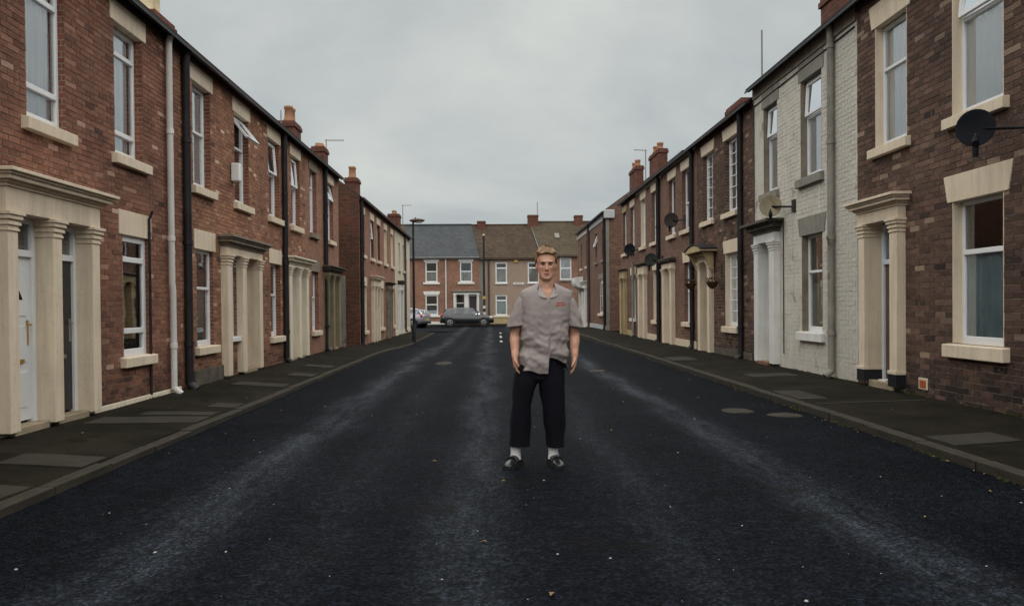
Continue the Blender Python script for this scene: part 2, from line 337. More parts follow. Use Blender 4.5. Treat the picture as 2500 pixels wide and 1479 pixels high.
# ------------------------------------------------------------------ mesh builder
class MB:
    def __init__(s): s.v = []; s.f = []; s.mi = []; s.tone = []; s.sm = []
    def add(s, vs, fs, mi=0, tone=.5, smooth=False):
        o = len(s.v); s.v += [tuple(p) for p in vs]
        for f in fs: s.f.append(tuple(o + i for i in f)); s.mi.append(mi); s.tone.append(tone); s.sm.append(smooth)
    def box(s, x0, x1, y0, y1, z0, z1, mi=0, tone=.5, skip=''):
        vs = [(x0, y0, z0), (x1, y0, z0), (x1, y1, z0), (x0, y1, z0), (x0, y0, z1), (x1, y0, z1), (x1, y1, z1), (x0, y1, z1)]
        F = dict(b=(0, 3, 2, 1), t=(4, 5, 6, 7), f=(0, 1, 5, 4), r=(1, 2, 6, 5), k=(2, 3, 7, 6), l=(3, 0, 4, 7))
        s.add(vs, [F[k] for k in F if k not in skip], mi, tone)
    def quad(s, a, b, c, d, mi=0): s.add([a, b, c, d], [(0, 1, 2, 3)], mi)
    def poly(s, pts, d, mi=0):
        """extrude the closed polygon pts by the vector d"""
        n = len(pts); q = [tuple(p[i] + d[i] for i in range(3)) for p in pts]
        s.add(list(pts) + q, [tuple(range(n))[::-1], tuple(range(n, 2 * n))] + [(i, (i + 1) % n, n + (i + 1) % n, n + i) for i in range(n)], mi)
    def loft(s, rings, closed=True, caps=True, mi=0, smooth=True):
        n = len(rings[0]); vs = [p for r in rings for p in r]; fs = []
        for k in range(len(rings) - 1):
            for i in range(n if closed else n - 1):
                j = (i + 1) % n; fs.append((k * n + i, k * n + j, (k + 1) * n + j, (k + 1) * n + i))
        s.add(vs, fs, mi, .5, smooth)
        if caps and closed:
            s.add(rings[0], [tuple(range(n))[::-1]], mi); s.add(rings[-1], [tuple(range(n))], mi)
    def tube(s, pts, r, n=10, mi=0, caps=True):
        pts = [Vector(p) for p in pts]; rs = r if isinstance(r, (list, tuple)) else [r] * len(pts); rings = []
        for k, p in enumerate(pts):
            d = (pts[min(k + 1, len(pts) - 1)] - pts[max(k - 1, 0)]).normalized()
            a = d.orthogonal() if abs(d.z) < .99 else Vector((1, 0, 0))
            a = (Vector((0, 0, 1)).cross(d) if abs(d.z) < .99 else Vector((1, 0, 0))).normalized(); b = d.cross(a).normalized()
            rings.append([p + (a * cos(2 * pi * i / n) + b * sin(2 * pi * i / n)) * rs[k] for i in range(n)])
        s.loft(rings, True, caps, mi)
    def ball(s, c, r, nu=12, nv=8, mi=0):
        r = r if isinstance(r, (tuple, list)) else (r, r, r); rings = []
        for k in range(nv + 1):
            a = -pi / 2 + pi * (k + .0001 if k == 0 else k - .0001 if k == nv else k) / nv
            rings.append([(c[0] + r[0] * cos(a) * cos(2 * pi * i / nu), c[1] + r[1] * cos(a) * sin(2 * pi * i / nu), c[2] + r[2] * sin(a)) for i in range(nu)])
        s.loft(rings, True, True, mi)
    def mesh(s, name, mats):
        me = bpy.data.meshes.new(name); me.from_pydata(s.v, [], s.f)
        for mt in (mats if isinstance(mats, (list, tuple)) else [mats]): me.materials.append(M[mt])
        me.polygons.foreach_set('material_index', s.mi); me.polygons.foreach_set('use_smooth', s.sm)
        a = me.attributes.new('tone', 'FLOAT', 'FACE'); a.data.foreach_set('value', s.tone)
        me.update(); return me
    def build(s, name, mats, parent=None, bevel=0, loc=None, label=None):
        o = bpy.data.objects.new(name, s.mesh(name, mats)); COL.objects.link(o)
        if parent is not None: o.parent = parent
        if loc is not None: o.location = loc
        if bevel:
            b = o.modifiers.new('edge', 'BEVEL'); b.width = bevel; b.segments = 2; b.limit_method = 'ANGLE'; b.angle_limit = radians(50)
        if label: o['label'] = label
        return o

def tag(o, label=None, cat=None, group=None, kind=None):
    if label: o['label'] = label
    if cat: o['category'] = cat
    if group: o['group'] = group
    if kind: o['kind'] = kind
    return o
def empty(name, loc, rz=0, label=None, cat=None, group=None):
    o = bpy.data.objects.new(name, None); COL.objects.link(o); o.location = loc; o.rotation_euler = (0, 0, rz); o.empty_display_size = .2
    return tag(o, label, cat, group)
def copy_tree(o, parent=None):
    c = o.copy(); COL.objects.link(c)
    if parent is not None: c.parent = parent
    for ch in list(o.children): copy_tree(ch, c)
    return c
def finish(o, smooth=True):
    """apply the modifiers of o"""
    dg = bpy.context.evaluated_depsgraph_get(); me = bpy.data.meshes.new_from_object(o.evaluated_get(dg))
    o.modifiers.clear(); old = o.data; o.data = me; bpy.data.meshes.remove(old)
    if smooth: me.polygons.foreach_set('use_smooth', [True] * len(me.polygons))
    return o

# ------------------------------------------------------------------ ground
def lerp(a, b, t): return a + (b - a) * t
def sstep(a, b, x):
    t = min(1, max(0, (x - a) / (b - a))); return t * t * (3 - 2 * t)
def fall(x, y):
    """how far the street has sunk at (x, y)"""
    side = lerp(1, .35, sstep(-3, 3.8, x)); side = lerp(side, 1, sstep(40, 49, y))
    return .19 * sstep(22, 33, y) * side
def zroad(x, y):
    if x < 0: c = -.05 * (min(-x, 4) / 3.25) ** 1.6
    else: c = .012 * sin(min(x, 3.8) / 3.8 * pi) + .0 * x
    return c - fall(x, y)
def sheet(name, xs, ys, zf, mat, kind='structure', bumpy=0):
    b = MB(); nx = len(xs)
    vs = [(x, y, zf(x, y) + (bumpy * (noise.noise((x * 1.7, y * 1.7, 3.1))) if bumpy else 0)) for y in ys for x in xs]
    b.add(vs, [(j * nx + i, j * nx + i + 1, (j + 1) * nx + i + 1, (j + 1) * nx + i) for j in range(len(ys) - 1) for i in range(nx - 1)], 0, .5, True)
    return tag(b.build(name, mat), kind=kind)
def lin(a, b, n): return [a + (b - a) * i / n for i in range(n + 1)]

XL, XR = -4.7, 5.6
tag(sheet('ground', [-400, 400], [-60, 600], lambda x, y: -.6, 'soil'))
sheet('road', lin(-3.25, 3.8, 28), lin(-8, 48, 160), zroad, 'road', bumpy=.006)
sheet('cross_street', lin(-45, 45, 60), lin(48, 62, 14), lambda x, y: -.19 - .02 * sstep(52, 60, y) + (0 if abs(x) > 5 else .0), 'road')
def zpl(x, y):  # left pavement
    return lerp(.004, .10, (-3.38 - x) / 1.32) - fall(-4, y)
def zpr(x, y):
    return lerp(.074, .105, (x - 3.93) / 1.7) - .19 * sstep(44, 49, y)
pav_l = sheet('pavement', lin(-4.72, -3.38, 8), lin(-8, 46.4, 130), zpl, 'pave', bumpy=.008)
pav_r = sheet('pavement', lin(3.93, 5.62, 8), lin(-8, 50.5, 130), zpr, 'pave', bumpy=.008)
sheet('lane', lin(-26, -4.72, 10), lin(24.78, 28.65, 4), lambda x, y: .03 - fall(-4, y), 'road')
sheet('lane', lin(5.62, 26, 10), lin(34.05, 38.75, 4), lambda x, y: .07, 'road')
sheet('far_pavement', lin(-45, 45, 40), lin(62.12, 64.4, 4), lambda x, y: -.11, 'pave')
def kerb(name, x0, x1, runs, top, low):
    k = empty(name, ((x0 + x1) / 2, runs[0][0], 0)); k['kind'] = 'structure'; k['label'] = 'row of worn concrete kerbstones along the pavement edge'
    b = MB(); b.box(-.5, .5, -.5, .5, -.5, .5); me = b.mesh('kerbstone', 'kerb')
    y0 = k.location.y; n = 0
    for a, e in runs:
        y = a
        while y < e - .2:
            ln = min(RND.uniform(.86, .95), e - y)
            o = bpy.data.objects.new('kerbstone', me); COL.objects.link(o); o.parent = k
            yc = y + ln / 2; zt = top((x0 + x1) / 2, yc) + RND.uniform(-.006, .006); zb = low(yc) - .12
            if RND.random() < .06: zt -= .02
            o.location = (RND.uniform(-.006, .006), yc - y0, (zt + zb) / 2); o.scale = (x1 - x0, ln - .012, zt - zb)
            o.rotation_euler = (RND.uniform(-.006, .006), RND.uniform(-.02, .02), RND.uniform(-.006, .006))
            if n < 1000:
                m_ = o.modifiers.new('edge', 'BEVEL'); m_.width = .03; m_.segments = 2
            y += ln; n += 1
kerb('kerb', -3.385, -3.25, [(1.5, 46.4)], lambda x, y: .006 - fall(-4, y), lambda y: -.05 - fall(-4, y))
kerb('kerb', 3.8, 3.935, [(1.5, 48.2)], lambda x, y: .078 - .1 * sstep(44, 49, y), lambda y: zroad(3.8, y))
b = MB()
for i in range(60): b.box(-30 + i, -29.01 + i, 62.0, 62.13, -.4, -.10)
tag(b.build('far_kerb', 'kerb'), kind='structure')

# pale concrete slabs let into the tarmac pavements
def slab(par, x0, x1, y0, y1, zf, skew=0, mat='slab', lift=.008):
    b = MB(); n = 4; pts = []
    for j in range(n + 1):
        for i in range(n + 1):
            u, v = i / n, j / n; x = lerp(x0, x1, u); y = lerp(y0, y1, v) + skew * u + .02 * noise.noise((x * 3, v * 3, x0))
            pts.append((x + .015 * noise.noise((y * 4, u, 7)), y, zf(x, y) + lift))
    b.add(pts, [(j * 5 + i, j * 5 + i + 1, j * 5 + i + 6, j * 5 + i + 5) for j in range(4) for i in range(4)])
    ring = [pts[i] for i in range(5)] + [pts[5 * j + 4] for j in range(1, 5)] + [pts[20 + i] for i in range(3, -1, -1)] + [pts[5 * j] for j in range(3, 0, -1)]
    lo = [(p[0], p[1], p[2] - .05) for p in ring]; L = len(ring)
    b.add(ring + lo, [(i, L + i, L + (i + 1) % L, (i + 1) % L) for i in range(L)])
    o = b.build('paving_slab', mat, par); return o
for a in ((-4.15, -3.42, 5.55, 5.98, .0), (-4.1, -3.42, 6.65, 7.1, .05), (-4.45, -3.42, 8.75, 9.25, .5), (-3.75, -3.40, 10.5, 10.95, .1), (-4.2, -3.45, 9.55, 9.85, .3),
          (-4.3, -3.45, 13.2, 13.7, .0), (-4.1, -3.5, 17.3, 17.9, .0), (-4.5, -3.6, 4.0, 4.7, 0), (-3.9, -3.42, 15.2, 15.8, 0)):
    slab(pav_l, *a[:4], zpl, a[4])
for a in ((4.0, 4.68, 6.78, 7.25, .12), (3.97, 4.35, 10.2, 11.2, 0), (4.0, 5.4, 9.7, 9.76, .05), (4.4, 5.2, 13.3, 13.9, 0), (4.0, 4.6, 17.5, 18.6, 0), (4.0, 4.5, 4.8, 5.7, 0)):
    slab(pav_r, *a[:4], zpr, a[4])
# worn concrete patches by the right gutter
rd = bpy.data.objects['road']
for x0, x1, y0, y1 in ((2.84, 3.2, 9.5, 9.92), (3.3, 3.64, 9.15, 9.5), (-1.3, -.95, 18.2, 19.2), (1.95, 2.25, 15.6, 16.1)):
    b = MB(); n = 22; cx_, cy_ = (x0 + x1) / 2, (y0 + y1) / 2; P = []
    for i in range(n):
        a = 2 * pi * i / n; q = 1 + .3 * noise.noise((cos(a) * 1.8 + x0, sin(a) * 1.8, y0)); x, y = cx_ + (x1 - x0) / 2 * q * cos(a), cy_ + (y1 - y0) / 2 * q * sin(a); P.append((x, y, zroad(x, y) + .007))
    lo = [(p[0] * 1.0 + .03 * cos(2 * pi * i / n), p[1] + .03 * sin(2 * pi * i / n), p[2] - .012) for i, p in enumerate(P)]
    b.add(P + lo, [tuple(range(n))] + [(i, n + i, n + (i + 1) % n, (i + 1) % n) for i in range(n)]); b.build('concrete_patch', 'kerb', rd)
for (y0, y1, x) in ((31.5, 33.2, .38), (36.0, 38.5, .42), (41.5, 44.0, .47)):
    b = MB(); z = lambda yy: zroad(x, yy) + .010
    b.add([(x - .05, y0, z(y0)), (x + .05, y0, z(y0)), (x + .05, y1, z(y1)), (x - .05, y1, z(y1))], [(0, 1, 2, 3)]); b.build('line_marking', 'white_line', rd)
# grit, litter, fallen leaves, moss
b = MB()
for k in range(230):
    y = 2.4 + 30 * RND.random() ** 2.2; x = RND.uniform(-3.2, 3.75); r = RND.choice([.003, .003, .004, .004, .005, .006, .009]) * RND.uniform(.7, 1.2); a = RND.random() * 6
    h = r * RND.uniform(.3, .7); z = zroad(x, y) + .003; n = 6
    b.loft([[(x + r * q * cos(a + 2 * pi * i / n) * RND.uniform(.7, 1.2), y + r * q * sin(a + 2 * pi * i / n), z + h * t) for i in range(n)] for q, t in ((1, 0), (.8, .7), (.35, 1))], True, True, 0, False)
tag(b.build('road_grit', 'pebble'), 'pale grit and litter specks scattered over the dark road', kind='stuff')
b = MB()
for k in range(90):
    side = RND.random()
    if side < .4: x, y = 3.78 - abs(RND.gauss(0, .05)), RND.uniform(3, 20)
    elif side < .6: x, y = RND.uniform(-4.6, -3.4), RND.uniform(4, 18)
    elif side < .75: x, y = RND.uniform(4, 5.5), RND.uniform(5, 18)
    else: x, y = RND.uniform(-3, 3.5), RND.uniform(3, 14)
    z = (zpl(x, y) if x < -3.3 else zpr(x, y) if x > 3.9 else zroad(x, y)) + .008
    r = RND.uniform(.012, .03); a = RND.random() * 6
    P = [(r, 0, .002), (.3 * r, .45 * r, .01), (-.8 * r, .1 * r, .004), (.2 * r, -.45 * r, .012)]
    b.add([(x + p[0] * cos(a) - p[1] * sin(a), y + p[0] * sin(a) + p[1] * cos(a), z + p[2]) for p in P], [(0, 1, 2, 3)])
tag(b.build('fallen_leaves', 'leaf_fall'), 'dry brown leaves along the gutter and pavement', kind='stuff')
b = MB()
def tuft(x, y, z, r, h):
    for i in range(9):
        a = RND.random() * 6.28; q = r * RND.random(); l = r * RND.uniform(.3, .6)
        px, py = x + q * cos(a), y + q * sin(a); b.add([(px - l * .3, py, z), (px + l * .3, py, z), (px + l * cos(a) * .8, py + l * sin(a) * .8, z + h * RND.uniform(.4, 1))], [(0, 1, 2)])
for k in range(170): y = RND.uniform(4, 12); tuft(3.79 - abs(RND.gauss(0, .015)), y, zroad(3.79, y), RND.uniform(.01, .035), RND.uniform(.008, .03)) if noise.noise((y * 1.7, 0, 0)) > .05 else None
for k in range(260): y = RND.uniform(7.3, 16); tuft(5.585 - abs(RND.gauss(0, .02)), y, zpr(5.58, y), RND.uniform(.015, .04), RND.uniform(.01, .035)) if noise.noise((y * 1.3, 5, 0)) > -.05 else None
for k in range(120): y = RND.uniform(9.5, 24); tuft(-4.68 + abs(RND.gauss(0, .02)), y, zpl(-4.68, y), RND.uniform(.01, .03), RND.uniform(.01, .03)) if noise.noise((y * 1.3, 9, 0)) > .1 else None
tag(b.build('gutter_weeds', 'moss'), 'moss and small weeds along the wall foot and right gutter', kind='stuff')

# ------------------------------------------------------------------ houses
class House:
    """local frame: x runs along the front, y goes into the house, z up from the base"""
    def __init__(s, name, label, loc, rz, W, zb, ze, sgn=1, y0=0, group=None, skew=0, depth=7.6):
        s.root = empty(name, loc, rz, label, 'house', group); s.W = W; s.zb = zb; s.H = ze - zb; s.obs = []; s.open = []; s.sgn = sgn; s.y0 = y0; s.skew = skew; s.D = depth
    def U(s, a, b):
        u = sorted((s.sgn * (a - s.y0), s.sgn * (b - s.y0))); return u[0], u[1]
    def V(s, *z): return [q - s.zb for q in z]
    def world(s, p): return s.root.matrix_basis @ Vector(p)
    # --- wall with real openings
    def wall(s, front, side, mi_front=0, recess=.004, back=True):
        b = MB(); ops = s.open
        us = sorted({0, s.W} | {q for o in ops for q in o[:2]}); vz = sorted({-.25, s.H} | {q for o in ops for q in o[2:4]})
        us = [q for q in us if 0 <= q <= s.W]
        for i in range(len(us) - 1):
            for j in range(len(vz) - 1):
                cu, cv = (us[i] + us[i + 1]) / 2, (vz[j] + vz[j + 1]) / 2
                if any(o[0] < cu < o[1] and o[2] < cv < o[3] for o in ops): continue
                b.quad((us[i], recess, vz[j]), (us[i + 1], recess, vz[j]), (us[i + 1], recess, vz[j + 1]), (us[i], recess, vz[j + 1]), 0)
        for u0, u1, v0, v1, d in ops:
            y = recess
            b.quad((u0, y, v0), (u0, d, v0), (u0, d, v1), (u0, y, v1), 1); b.quad((u1, y, v0), (u1, y, v1), (u1, d, v1), (u1, d, v0), 1)
            b.quad((u0, y, v1), (u0, d, v1), (u1, d, v1), (u1, y, v1), 1); b.quad((u0, y, v0), (u1, y, v0), (u1, d, v0), (u0, d, v0), 1)
        D, R = s.D, s.H + 2.75
        for x in (0.0, s.W):
            b.add([(x, recess, -.25), (x, D, -.25), (x, D, s.H), (x, D / 2, R), (x, recess, s.H)], [(0, 1, 2, 3, 4)], 2)
        b.quad((0, D, -.25), (s.W, D, -.25), (s.W, D, s.H), (0, D, s.H), 2)
        # a floor and a partition inside keep the rooms dim
        b.quad((0, .3, s.H * .53), (s.W, .3, s.H * .53), (s.W, D, s.H * .53), (0, D, s.H * .53), 3)
        b.quad((0, 3.6, -.25), (s.W, 3.6, -.25), (s.W, 3.6, s.H), (0, 3.6, s.H), 3)
        b.quad((0, .3, s.H - .03), (s.W, .3, s.H - .03), (s.W, D, s.H - .03), (0, D, s.H - .03), 3)
        return b.build('wall', [front, side, side, 'dark_room'], s.root)
    # --- bricks: single objects where they show largest, the rest one part
    def bricks(s, mat, ymax=99, singles=300, bw=.235, rh=.075, painted=False, u_lim=None):
        L = []; u_lo, u_hi = u_lim or (0, s.W); k = 0; z = 0.02
        obs = [o[:4] for o in s.open] + s.obs
        while z + .03 < s.H - .01:
            v0, v1 = z, min(z + rh - .009, s.H - .003)
            cut = [o for o in obs if o[2] < v1 - .002 and o[3] > v0 + .002]
            bps = sorted({u_lo, u_hi} | {min(max(q, u_lo), u_hi) for o in cut for q in o[:2]})
            spans = []
            for i in range(len(bps) - 1):
                c = (bps[i] + bps[i + 1]) / 2; fr = [(v0, v1)]
                for o in cut:
                    if o[0] < c < o[1]:
                        nf = []
                        for a, e in fr:
                            if o[2] > a: nf.append((a, min(e, o[2] - .004)))
                            if o[3] < e: nf.append((max(a, o[3] + .004), e))
                        fr = [q for q in nf if q[1] - q[0] > .012]
                if fr:
                    f = max(fr, key=lambda q: q[1] - q[0])
                    if spans and abs(spans[-1][1] - bps[i]) < 1e-6 and spans[-1][2] == f: spans[-1][1] = bps[i + 1]
                    else: spans.append([bps[i], bps[i + 1], f])
            for a, e, f in spans:
                a += .003; e -= .003
                x = a - ((a + (k % 2) * bw / 2 + 10 * bw) % bw)
                if x + bw - .009 - a < .06: x += bw
                first = True
                while x < e - .01:
                    q0, q1 = (a if first else max(x, a)), min(x + bw - .009, e)
                    first = False
                    if e - q1 < .07: q1 = e
                    if q1 - q0 > .02:
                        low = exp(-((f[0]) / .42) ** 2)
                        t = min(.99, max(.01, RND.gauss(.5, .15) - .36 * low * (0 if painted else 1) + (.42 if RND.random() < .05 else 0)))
                        wp = s.world(((q0 + q1) / 2, 0, (f[0] + f[1]) / 2)); pr = to_frame(wp); size = 0
                        if pr and -20 < pr[0] < 2520 and -20 < pr[1] < 1500:
                            pa = to_frame(s.world((q0, 0, f[0]))); pb = to_frame(s.world((q1, 0, f[0])))
                            if pa and pb: size = abs(pa[0] - pb[0]) * (f[1] - f[0]) / pr[2]
                        L.append((size, q0, q1, f[0], f[1], t))
                    x += bw
                    if q1 == e: break
            z += rh; k += 1
        L.sort(key=lambda q: -q[0]); single = [q for q in L[:singles] if q[0] > 0]; rest = L[len(single):]
        if single:
            base = []
            for i in range(14):
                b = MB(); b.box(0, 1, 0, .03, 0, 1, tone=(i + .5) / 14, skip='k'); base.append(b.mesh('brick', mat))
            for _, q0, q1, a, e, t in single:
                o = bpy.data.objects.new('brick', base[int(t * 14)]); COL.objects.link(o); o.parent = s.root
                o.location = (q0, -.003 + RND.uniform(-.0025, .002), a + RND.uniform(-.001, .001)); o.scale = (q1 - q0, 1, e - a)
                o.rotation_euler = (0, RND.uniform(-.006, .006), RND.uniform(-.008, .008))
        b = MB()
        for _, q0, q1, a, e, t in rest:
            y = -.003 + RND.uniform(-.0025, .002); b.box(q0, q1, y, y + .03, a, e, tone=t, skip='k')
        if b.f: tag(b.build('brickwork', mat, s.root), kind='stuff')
    # --- window
    def window(s, ya, yb, z0, z1, bars=(.5,), lint='flat', lh=.26, sill=True, smat='cream', lmat='cream', jamb=None, inset=.11, fmat='upvc', curtain=None,
               tilt=None, sillh=.135, fw=.055, base=.09, lattice=None, half=None, lx=.10, sx=.10, fthk=.045):
        u0, u1 = s.U(ya, yb); v0, v1 = s.V(z0, z1); s.open.append((u0, u1, v0, v1, .26))
        b = MB(); y0, y1 = inset, inset + .06
        b.box(u0, u0 + fw, y0, y1, v0, v1); b.box(u1 - fw, u1, y0, y1, v0, v1)
        b.box(u0 + fw, u1 - fw, y0, y1, v0, v0 + base); b.box(u0 + fw, u1 - fw, y0, y1, v1 - fw, v1)
        yb_ = [v0 + base] + [v0 + (v1 - v0) * q for q in bars] + [v1 - fw]
        for q in yb_[1:-1]: b.box(u0 + fw, u1 - fw, y0 - .008, y1 - .004, q - fthk / 2, q + fthk / 2)
        if lattice:
            n, mcol = lattice
            for i in range(1, n):
                q = v0 + base + (v1 - v0 - base - fw) * i / n; b.box(u0 + fw, u1 - fw, y0 + .012, y0 + .034, q - .011, q + .011)
            q = (u0 + u1) / 2; b.box(q - .011, q + .011, y0 + .014, y0 + .032, v0 + base, v1 - fw)
        win = b.build('window', fmat, s.root, .006)
        for i in range(len(yb_) - 1):
            p0, p1 = yb_[i] + (fthk / 2 if i else 0), yb_[i + 1] - (fthk / 2 if i < len(yb_) - 2 else 0)
            if tilt and tilt[0] == i:
                # an opening light, hung from its top edge
                sb = MB(); h = p1 - p0; ww = u1 - u0 - 2 * fw; t_ = .045
                sb.box(0, t_, -.03, .015, -h, 0); sb.box(ww - t_, ww, -.03, .015, -h, 0); sb.box(t_, ww - t_, -.03, .015, -h, -h + t_); sb.box(t_, ww - t_, -.03, .015, -t_, 0)
                so_ = sb.build('sash', fmat, win, .004); so_.location = (u0 + fw, y0, p1); so_.rotation_euler = (radians(-tilt[1]), 0, 0)
                gb = MB(); gb.box(u0 + fw + .002, u1 - fw - .002, 0, 0, 0, 0) if False else None
                pb = MB(); pb.quad((u0 + fw + t_, y0 - .008, p1 - t_), (u1 - fw - t_, y0 - .008, p1 - t_), (u1 - fw - t_, y0 - .008, p0 + t_), (u0 + fw + t_, y0 - .008, p0 + t_))
                po = pb.build('pane', 'glass', win); a = radians(-tilt[1])
                Mx = Matrix.Translation((0, y0, p1)) @ Matrix.Rotation(a, 4, 'X') @ Matrix.Translation((0, -y0, -p1)); po.matrix_local = Mx
            else:
                pb = MB(); yy = y0 + (.02 if i else .03); pb.quad((u0 + fw, yy, p0), (u1 - fw, yy, p0), (u1 - fw, yy, p1), (u0 + fw, yy, p1)); pb.build('pane', 'glass', win)
        if lint == 'flat':
            b = MB(); b.box(u0 - lx, u1 + lx, -.014, .10, v1 - .004, v1 + lh); b.build('lintel', lmat, win, .006); s.obs.append((u0 - lx, u1 + lx, v1, v1 + lh))
            pass
        elif lint == 'wedge':
            b = MB(); P = [(u0 - .09, -.016, v1 - .004), (u1 + .09, -.016, v1 - .004), (u1 + .17, -.016, v1 + lh), (u0 - .17, -.016, v1 + lh)]
            b.poly(P, (0, .11, 0)); b.build('lintel', lmat, win, .006)
            for i in range(5): s.obs.append((u0 - .09 - .016 * i, u1 + .09 + .016 * i, v1 + lh * i / 5, v1 + lh * (i + 1) / 5))
        if sill:
            b = MB(); b.poly([(u0 - sx, -.085, v0 - sillh), (u0 - sx, inset, v0 - sillh), (u0 - sx, inset, v0 + .004), (u0 - sx, -.085, v0 - .012)], (u1 - u0 + 2 * sx, 0, 0))
            b.build('sill', smat, win, .008); s.obs.append((u0 - sx, u1 + sx, v0 - sillh, v0))
        if jamb:
            
            for q0, q1 in ((u0 - .001, u0 + .012), (u1 - .012, u1 + .001)): b = MB(); b.box(q0, q1, -.002, inset, v0 + .005, v1 - .005); b.build('jamb', jamb, win)
        if curtain:
            cm, c0, c1, vt, vb = (list(curtain) + [0, 1, 1, 0])[:5] if len(curtain) == 1 else curtain
            b = MB(); n = 40; y = inset + .07; ua, ub = lerp(u0, u1, c0), lerp(u0, u1, c1); va, vb_ = lerp(v0, v1, vb), lerp(v0, v1, vt); ph = RND.random() * 9
            rings = []
            for kz in range(7):
                z = lerp(va, vb_, kz / 6); rings.append([(lerp(ua, ub, i / n), y + .018 * sin(i * 1.15 + ph + .25 * sin(kz * .9)) + .012 * sin(i * .41 + ph), z) for i in range(n + 1)])
            b.loft(rings, False, False); b.build('curtain', cm, win)
        return win
    # --- door leaf
    def door(s, u0, u1, v0, v1, depth, mat='door_white', frame='upvc', fan=.36, handle='brass', lights=True, panels=True):
        b = MB(); fw = .06; vt = v1 - fan
        b.box(u0, u0 + fw, depth - .02, depth + .06, v0, v1); b.box(u1 - fw, u1, depth - .02, depth + .06, v0, v1); b.box(u0 + fw, u1 - fw, depth - .02, depth + .06, v1 - .05, v1)
        b.box(u0 + fw, u1 - fw, depth - .025, depth + .055, vt - .035, vt + .035)
        fr = b.build('door_frame', frame, s.root, .005)
        p = MB(); p.quad((u0 + fw, depth + .02, vt + .035), (u1 - fw, depth + .02, vt + .035), (u1 - fw, depth + .02, v1 - .05), (u0 + fw, depth + .02, v1 - .05)); p.build('fanlight', 'glass', fr)
        d = MB(); a0, a1 = u0 + fw, u1 - fw; d.box(a0, a1, depth + .012, depth + .055, v0 + .03, vt - .035); H = vt - v0 - .07; mid = (a0 + a1) / 2
        if panels:
            for (q0, q1) in ((.08, .30), (.36, .58)):
                for (w0, w1) in ((a0 + .07, mid - .03), (mid + .03, a1 - .07)): d.box(w0, w1, depth + .004, depth + .02, v0 + .03 + H * q0, v0 + .03 + H * q1)
            d.box(a0 + .07, a1 - .07, depth + .004, depth + .02, v0 + .03 + H * .64, v0 + .03 + H * .93)
        o = d.build('door', mat, s.root, .004)
        h = MB(); hx = a1 - .055; h.box(hx - .018, hx + .018, depth + .002, depth + .011, v0 + .80, v0 + 1.06); h.box(hx - .055, hx + .01, depth - .035, depth - .02, v0 + 1.0, v0 + 1.02); h.build('handle', handle, o, .004)
        h = MB(); h.box(mid - .12, mid + .12, depth - .003, depth + .010, v0 + .62, v0 + .66); h.build('letterbox', handle, o)
        if lights:
            h = MB(); n = 10; c = v0 + .03 + H * .74; P = [(mid - .11 + .22 * i / n, depth + .001, c + .12 * sin(pi * i / n)) for i in range(n + 1)]; h.add(P, [tuple(range(n + 1))]); h.build('door_light', 'dish_black', o)
    # --- columns, frieze and cornice round one or two doorways
    def surround(s, cols, z0, zc, zf, zk, mat='cream', kmat='cream', bays=(), reveal=.34, proj=.12, ext=.16, kproj=.2, base=None):
        """cols: (Y a, Y b) of each pier; zc top of piers, zf top of frieze, zk top of cornice; bays: what fills the gap between piers"""
        cc = sorted(s.U(*c) for c in cols); v0, vc, vf, vk = s.V(z0, zc, zf, zk)
        root = MB(); root.box(cc[0][0] - .02, cc[-1][1] + .02, -proj, .10, vc + .045, vf)
        fr = root.build('door_surround', mat, s.root, .006)
        for c in cc:
            b = MB(); b.box(c[0], c[1], -proj, reveal + .02, v0 if base is None else v0 + base, vc - .14)
            b.build('column', mat, fr, .008)
            k = MB()
            for (e, q0, q1) in ((.012, -.14, -.115), (.004, -.115, -.085), (.022, -.085, -.055), (.01, -.055, -.03), (.034, -.03, .012), (.05, .012, .045)):
                k.box(c[0] - e, c[1] + e, -proj - e, .2, vc + q0, vc + q1)
            k.build('capital', mat, fr, .004)
            if base is not None:
                k = MB(); k.box(c[0] - .015, c[1] + .015, -proj - .015, reveal + .02, v0, v0 + base - .05); k.build('plinth_block', 'black_paint', fr)
                k = MB(); k.box(c[0] - .02, c[1] + .02, -proj - .02, reveal + .02, v0 + base - .05, v0 + base); k.build('column_base', mat, fr, .006)
        k = MB(); a, e = cc[0][0] - .02, cc[-1][1] + .02; h = vk - vf
        for (p, q0, q1) in ((.02, 0, .2), (.05, .2, .36), (.10, .36, .62), (.125, .62, .78), (ext, .78, 1)):
            k.box(a - p, e + p, -proj - p, .05, vf + h * q0, vf + h * q1)
        k.build('cornice', kmat, fr, .005)
        s.obs.append((a, e, v0 - .3, vf)); s.obs.append((a - .1, e + .1, vf, vk))
        for i in range(len(cc) - 1):
            u0, u1 = cc[i][1], cc[i + 1][0]; kind = bays[i] if i < len(bays) else ('door', 'door_white')
            if kind[0] == 'door':
                s.open.append((u0 - .012, u1 + .012, v0, vc + .05, reveal + .3)); s.door(u0, u1, v0 + .02, vc + .04, reveal, *kind[1:])
                st = MB(); st.box(u0, u1, -.06, reveal + .05, v0 - .2, v0 + .025); st.build('step', 'threshold', s.root, .01)
            elif kind[0] == 'blank':
                s.open.append((u0 - .012, u1 + .012, v0, vc + .05, reveal + .3)); d = MB(); d.box(u0, u1, reveal * .6, reveal, v0, vc + .04); d.build('door', kind[1], s.root)
        return fr
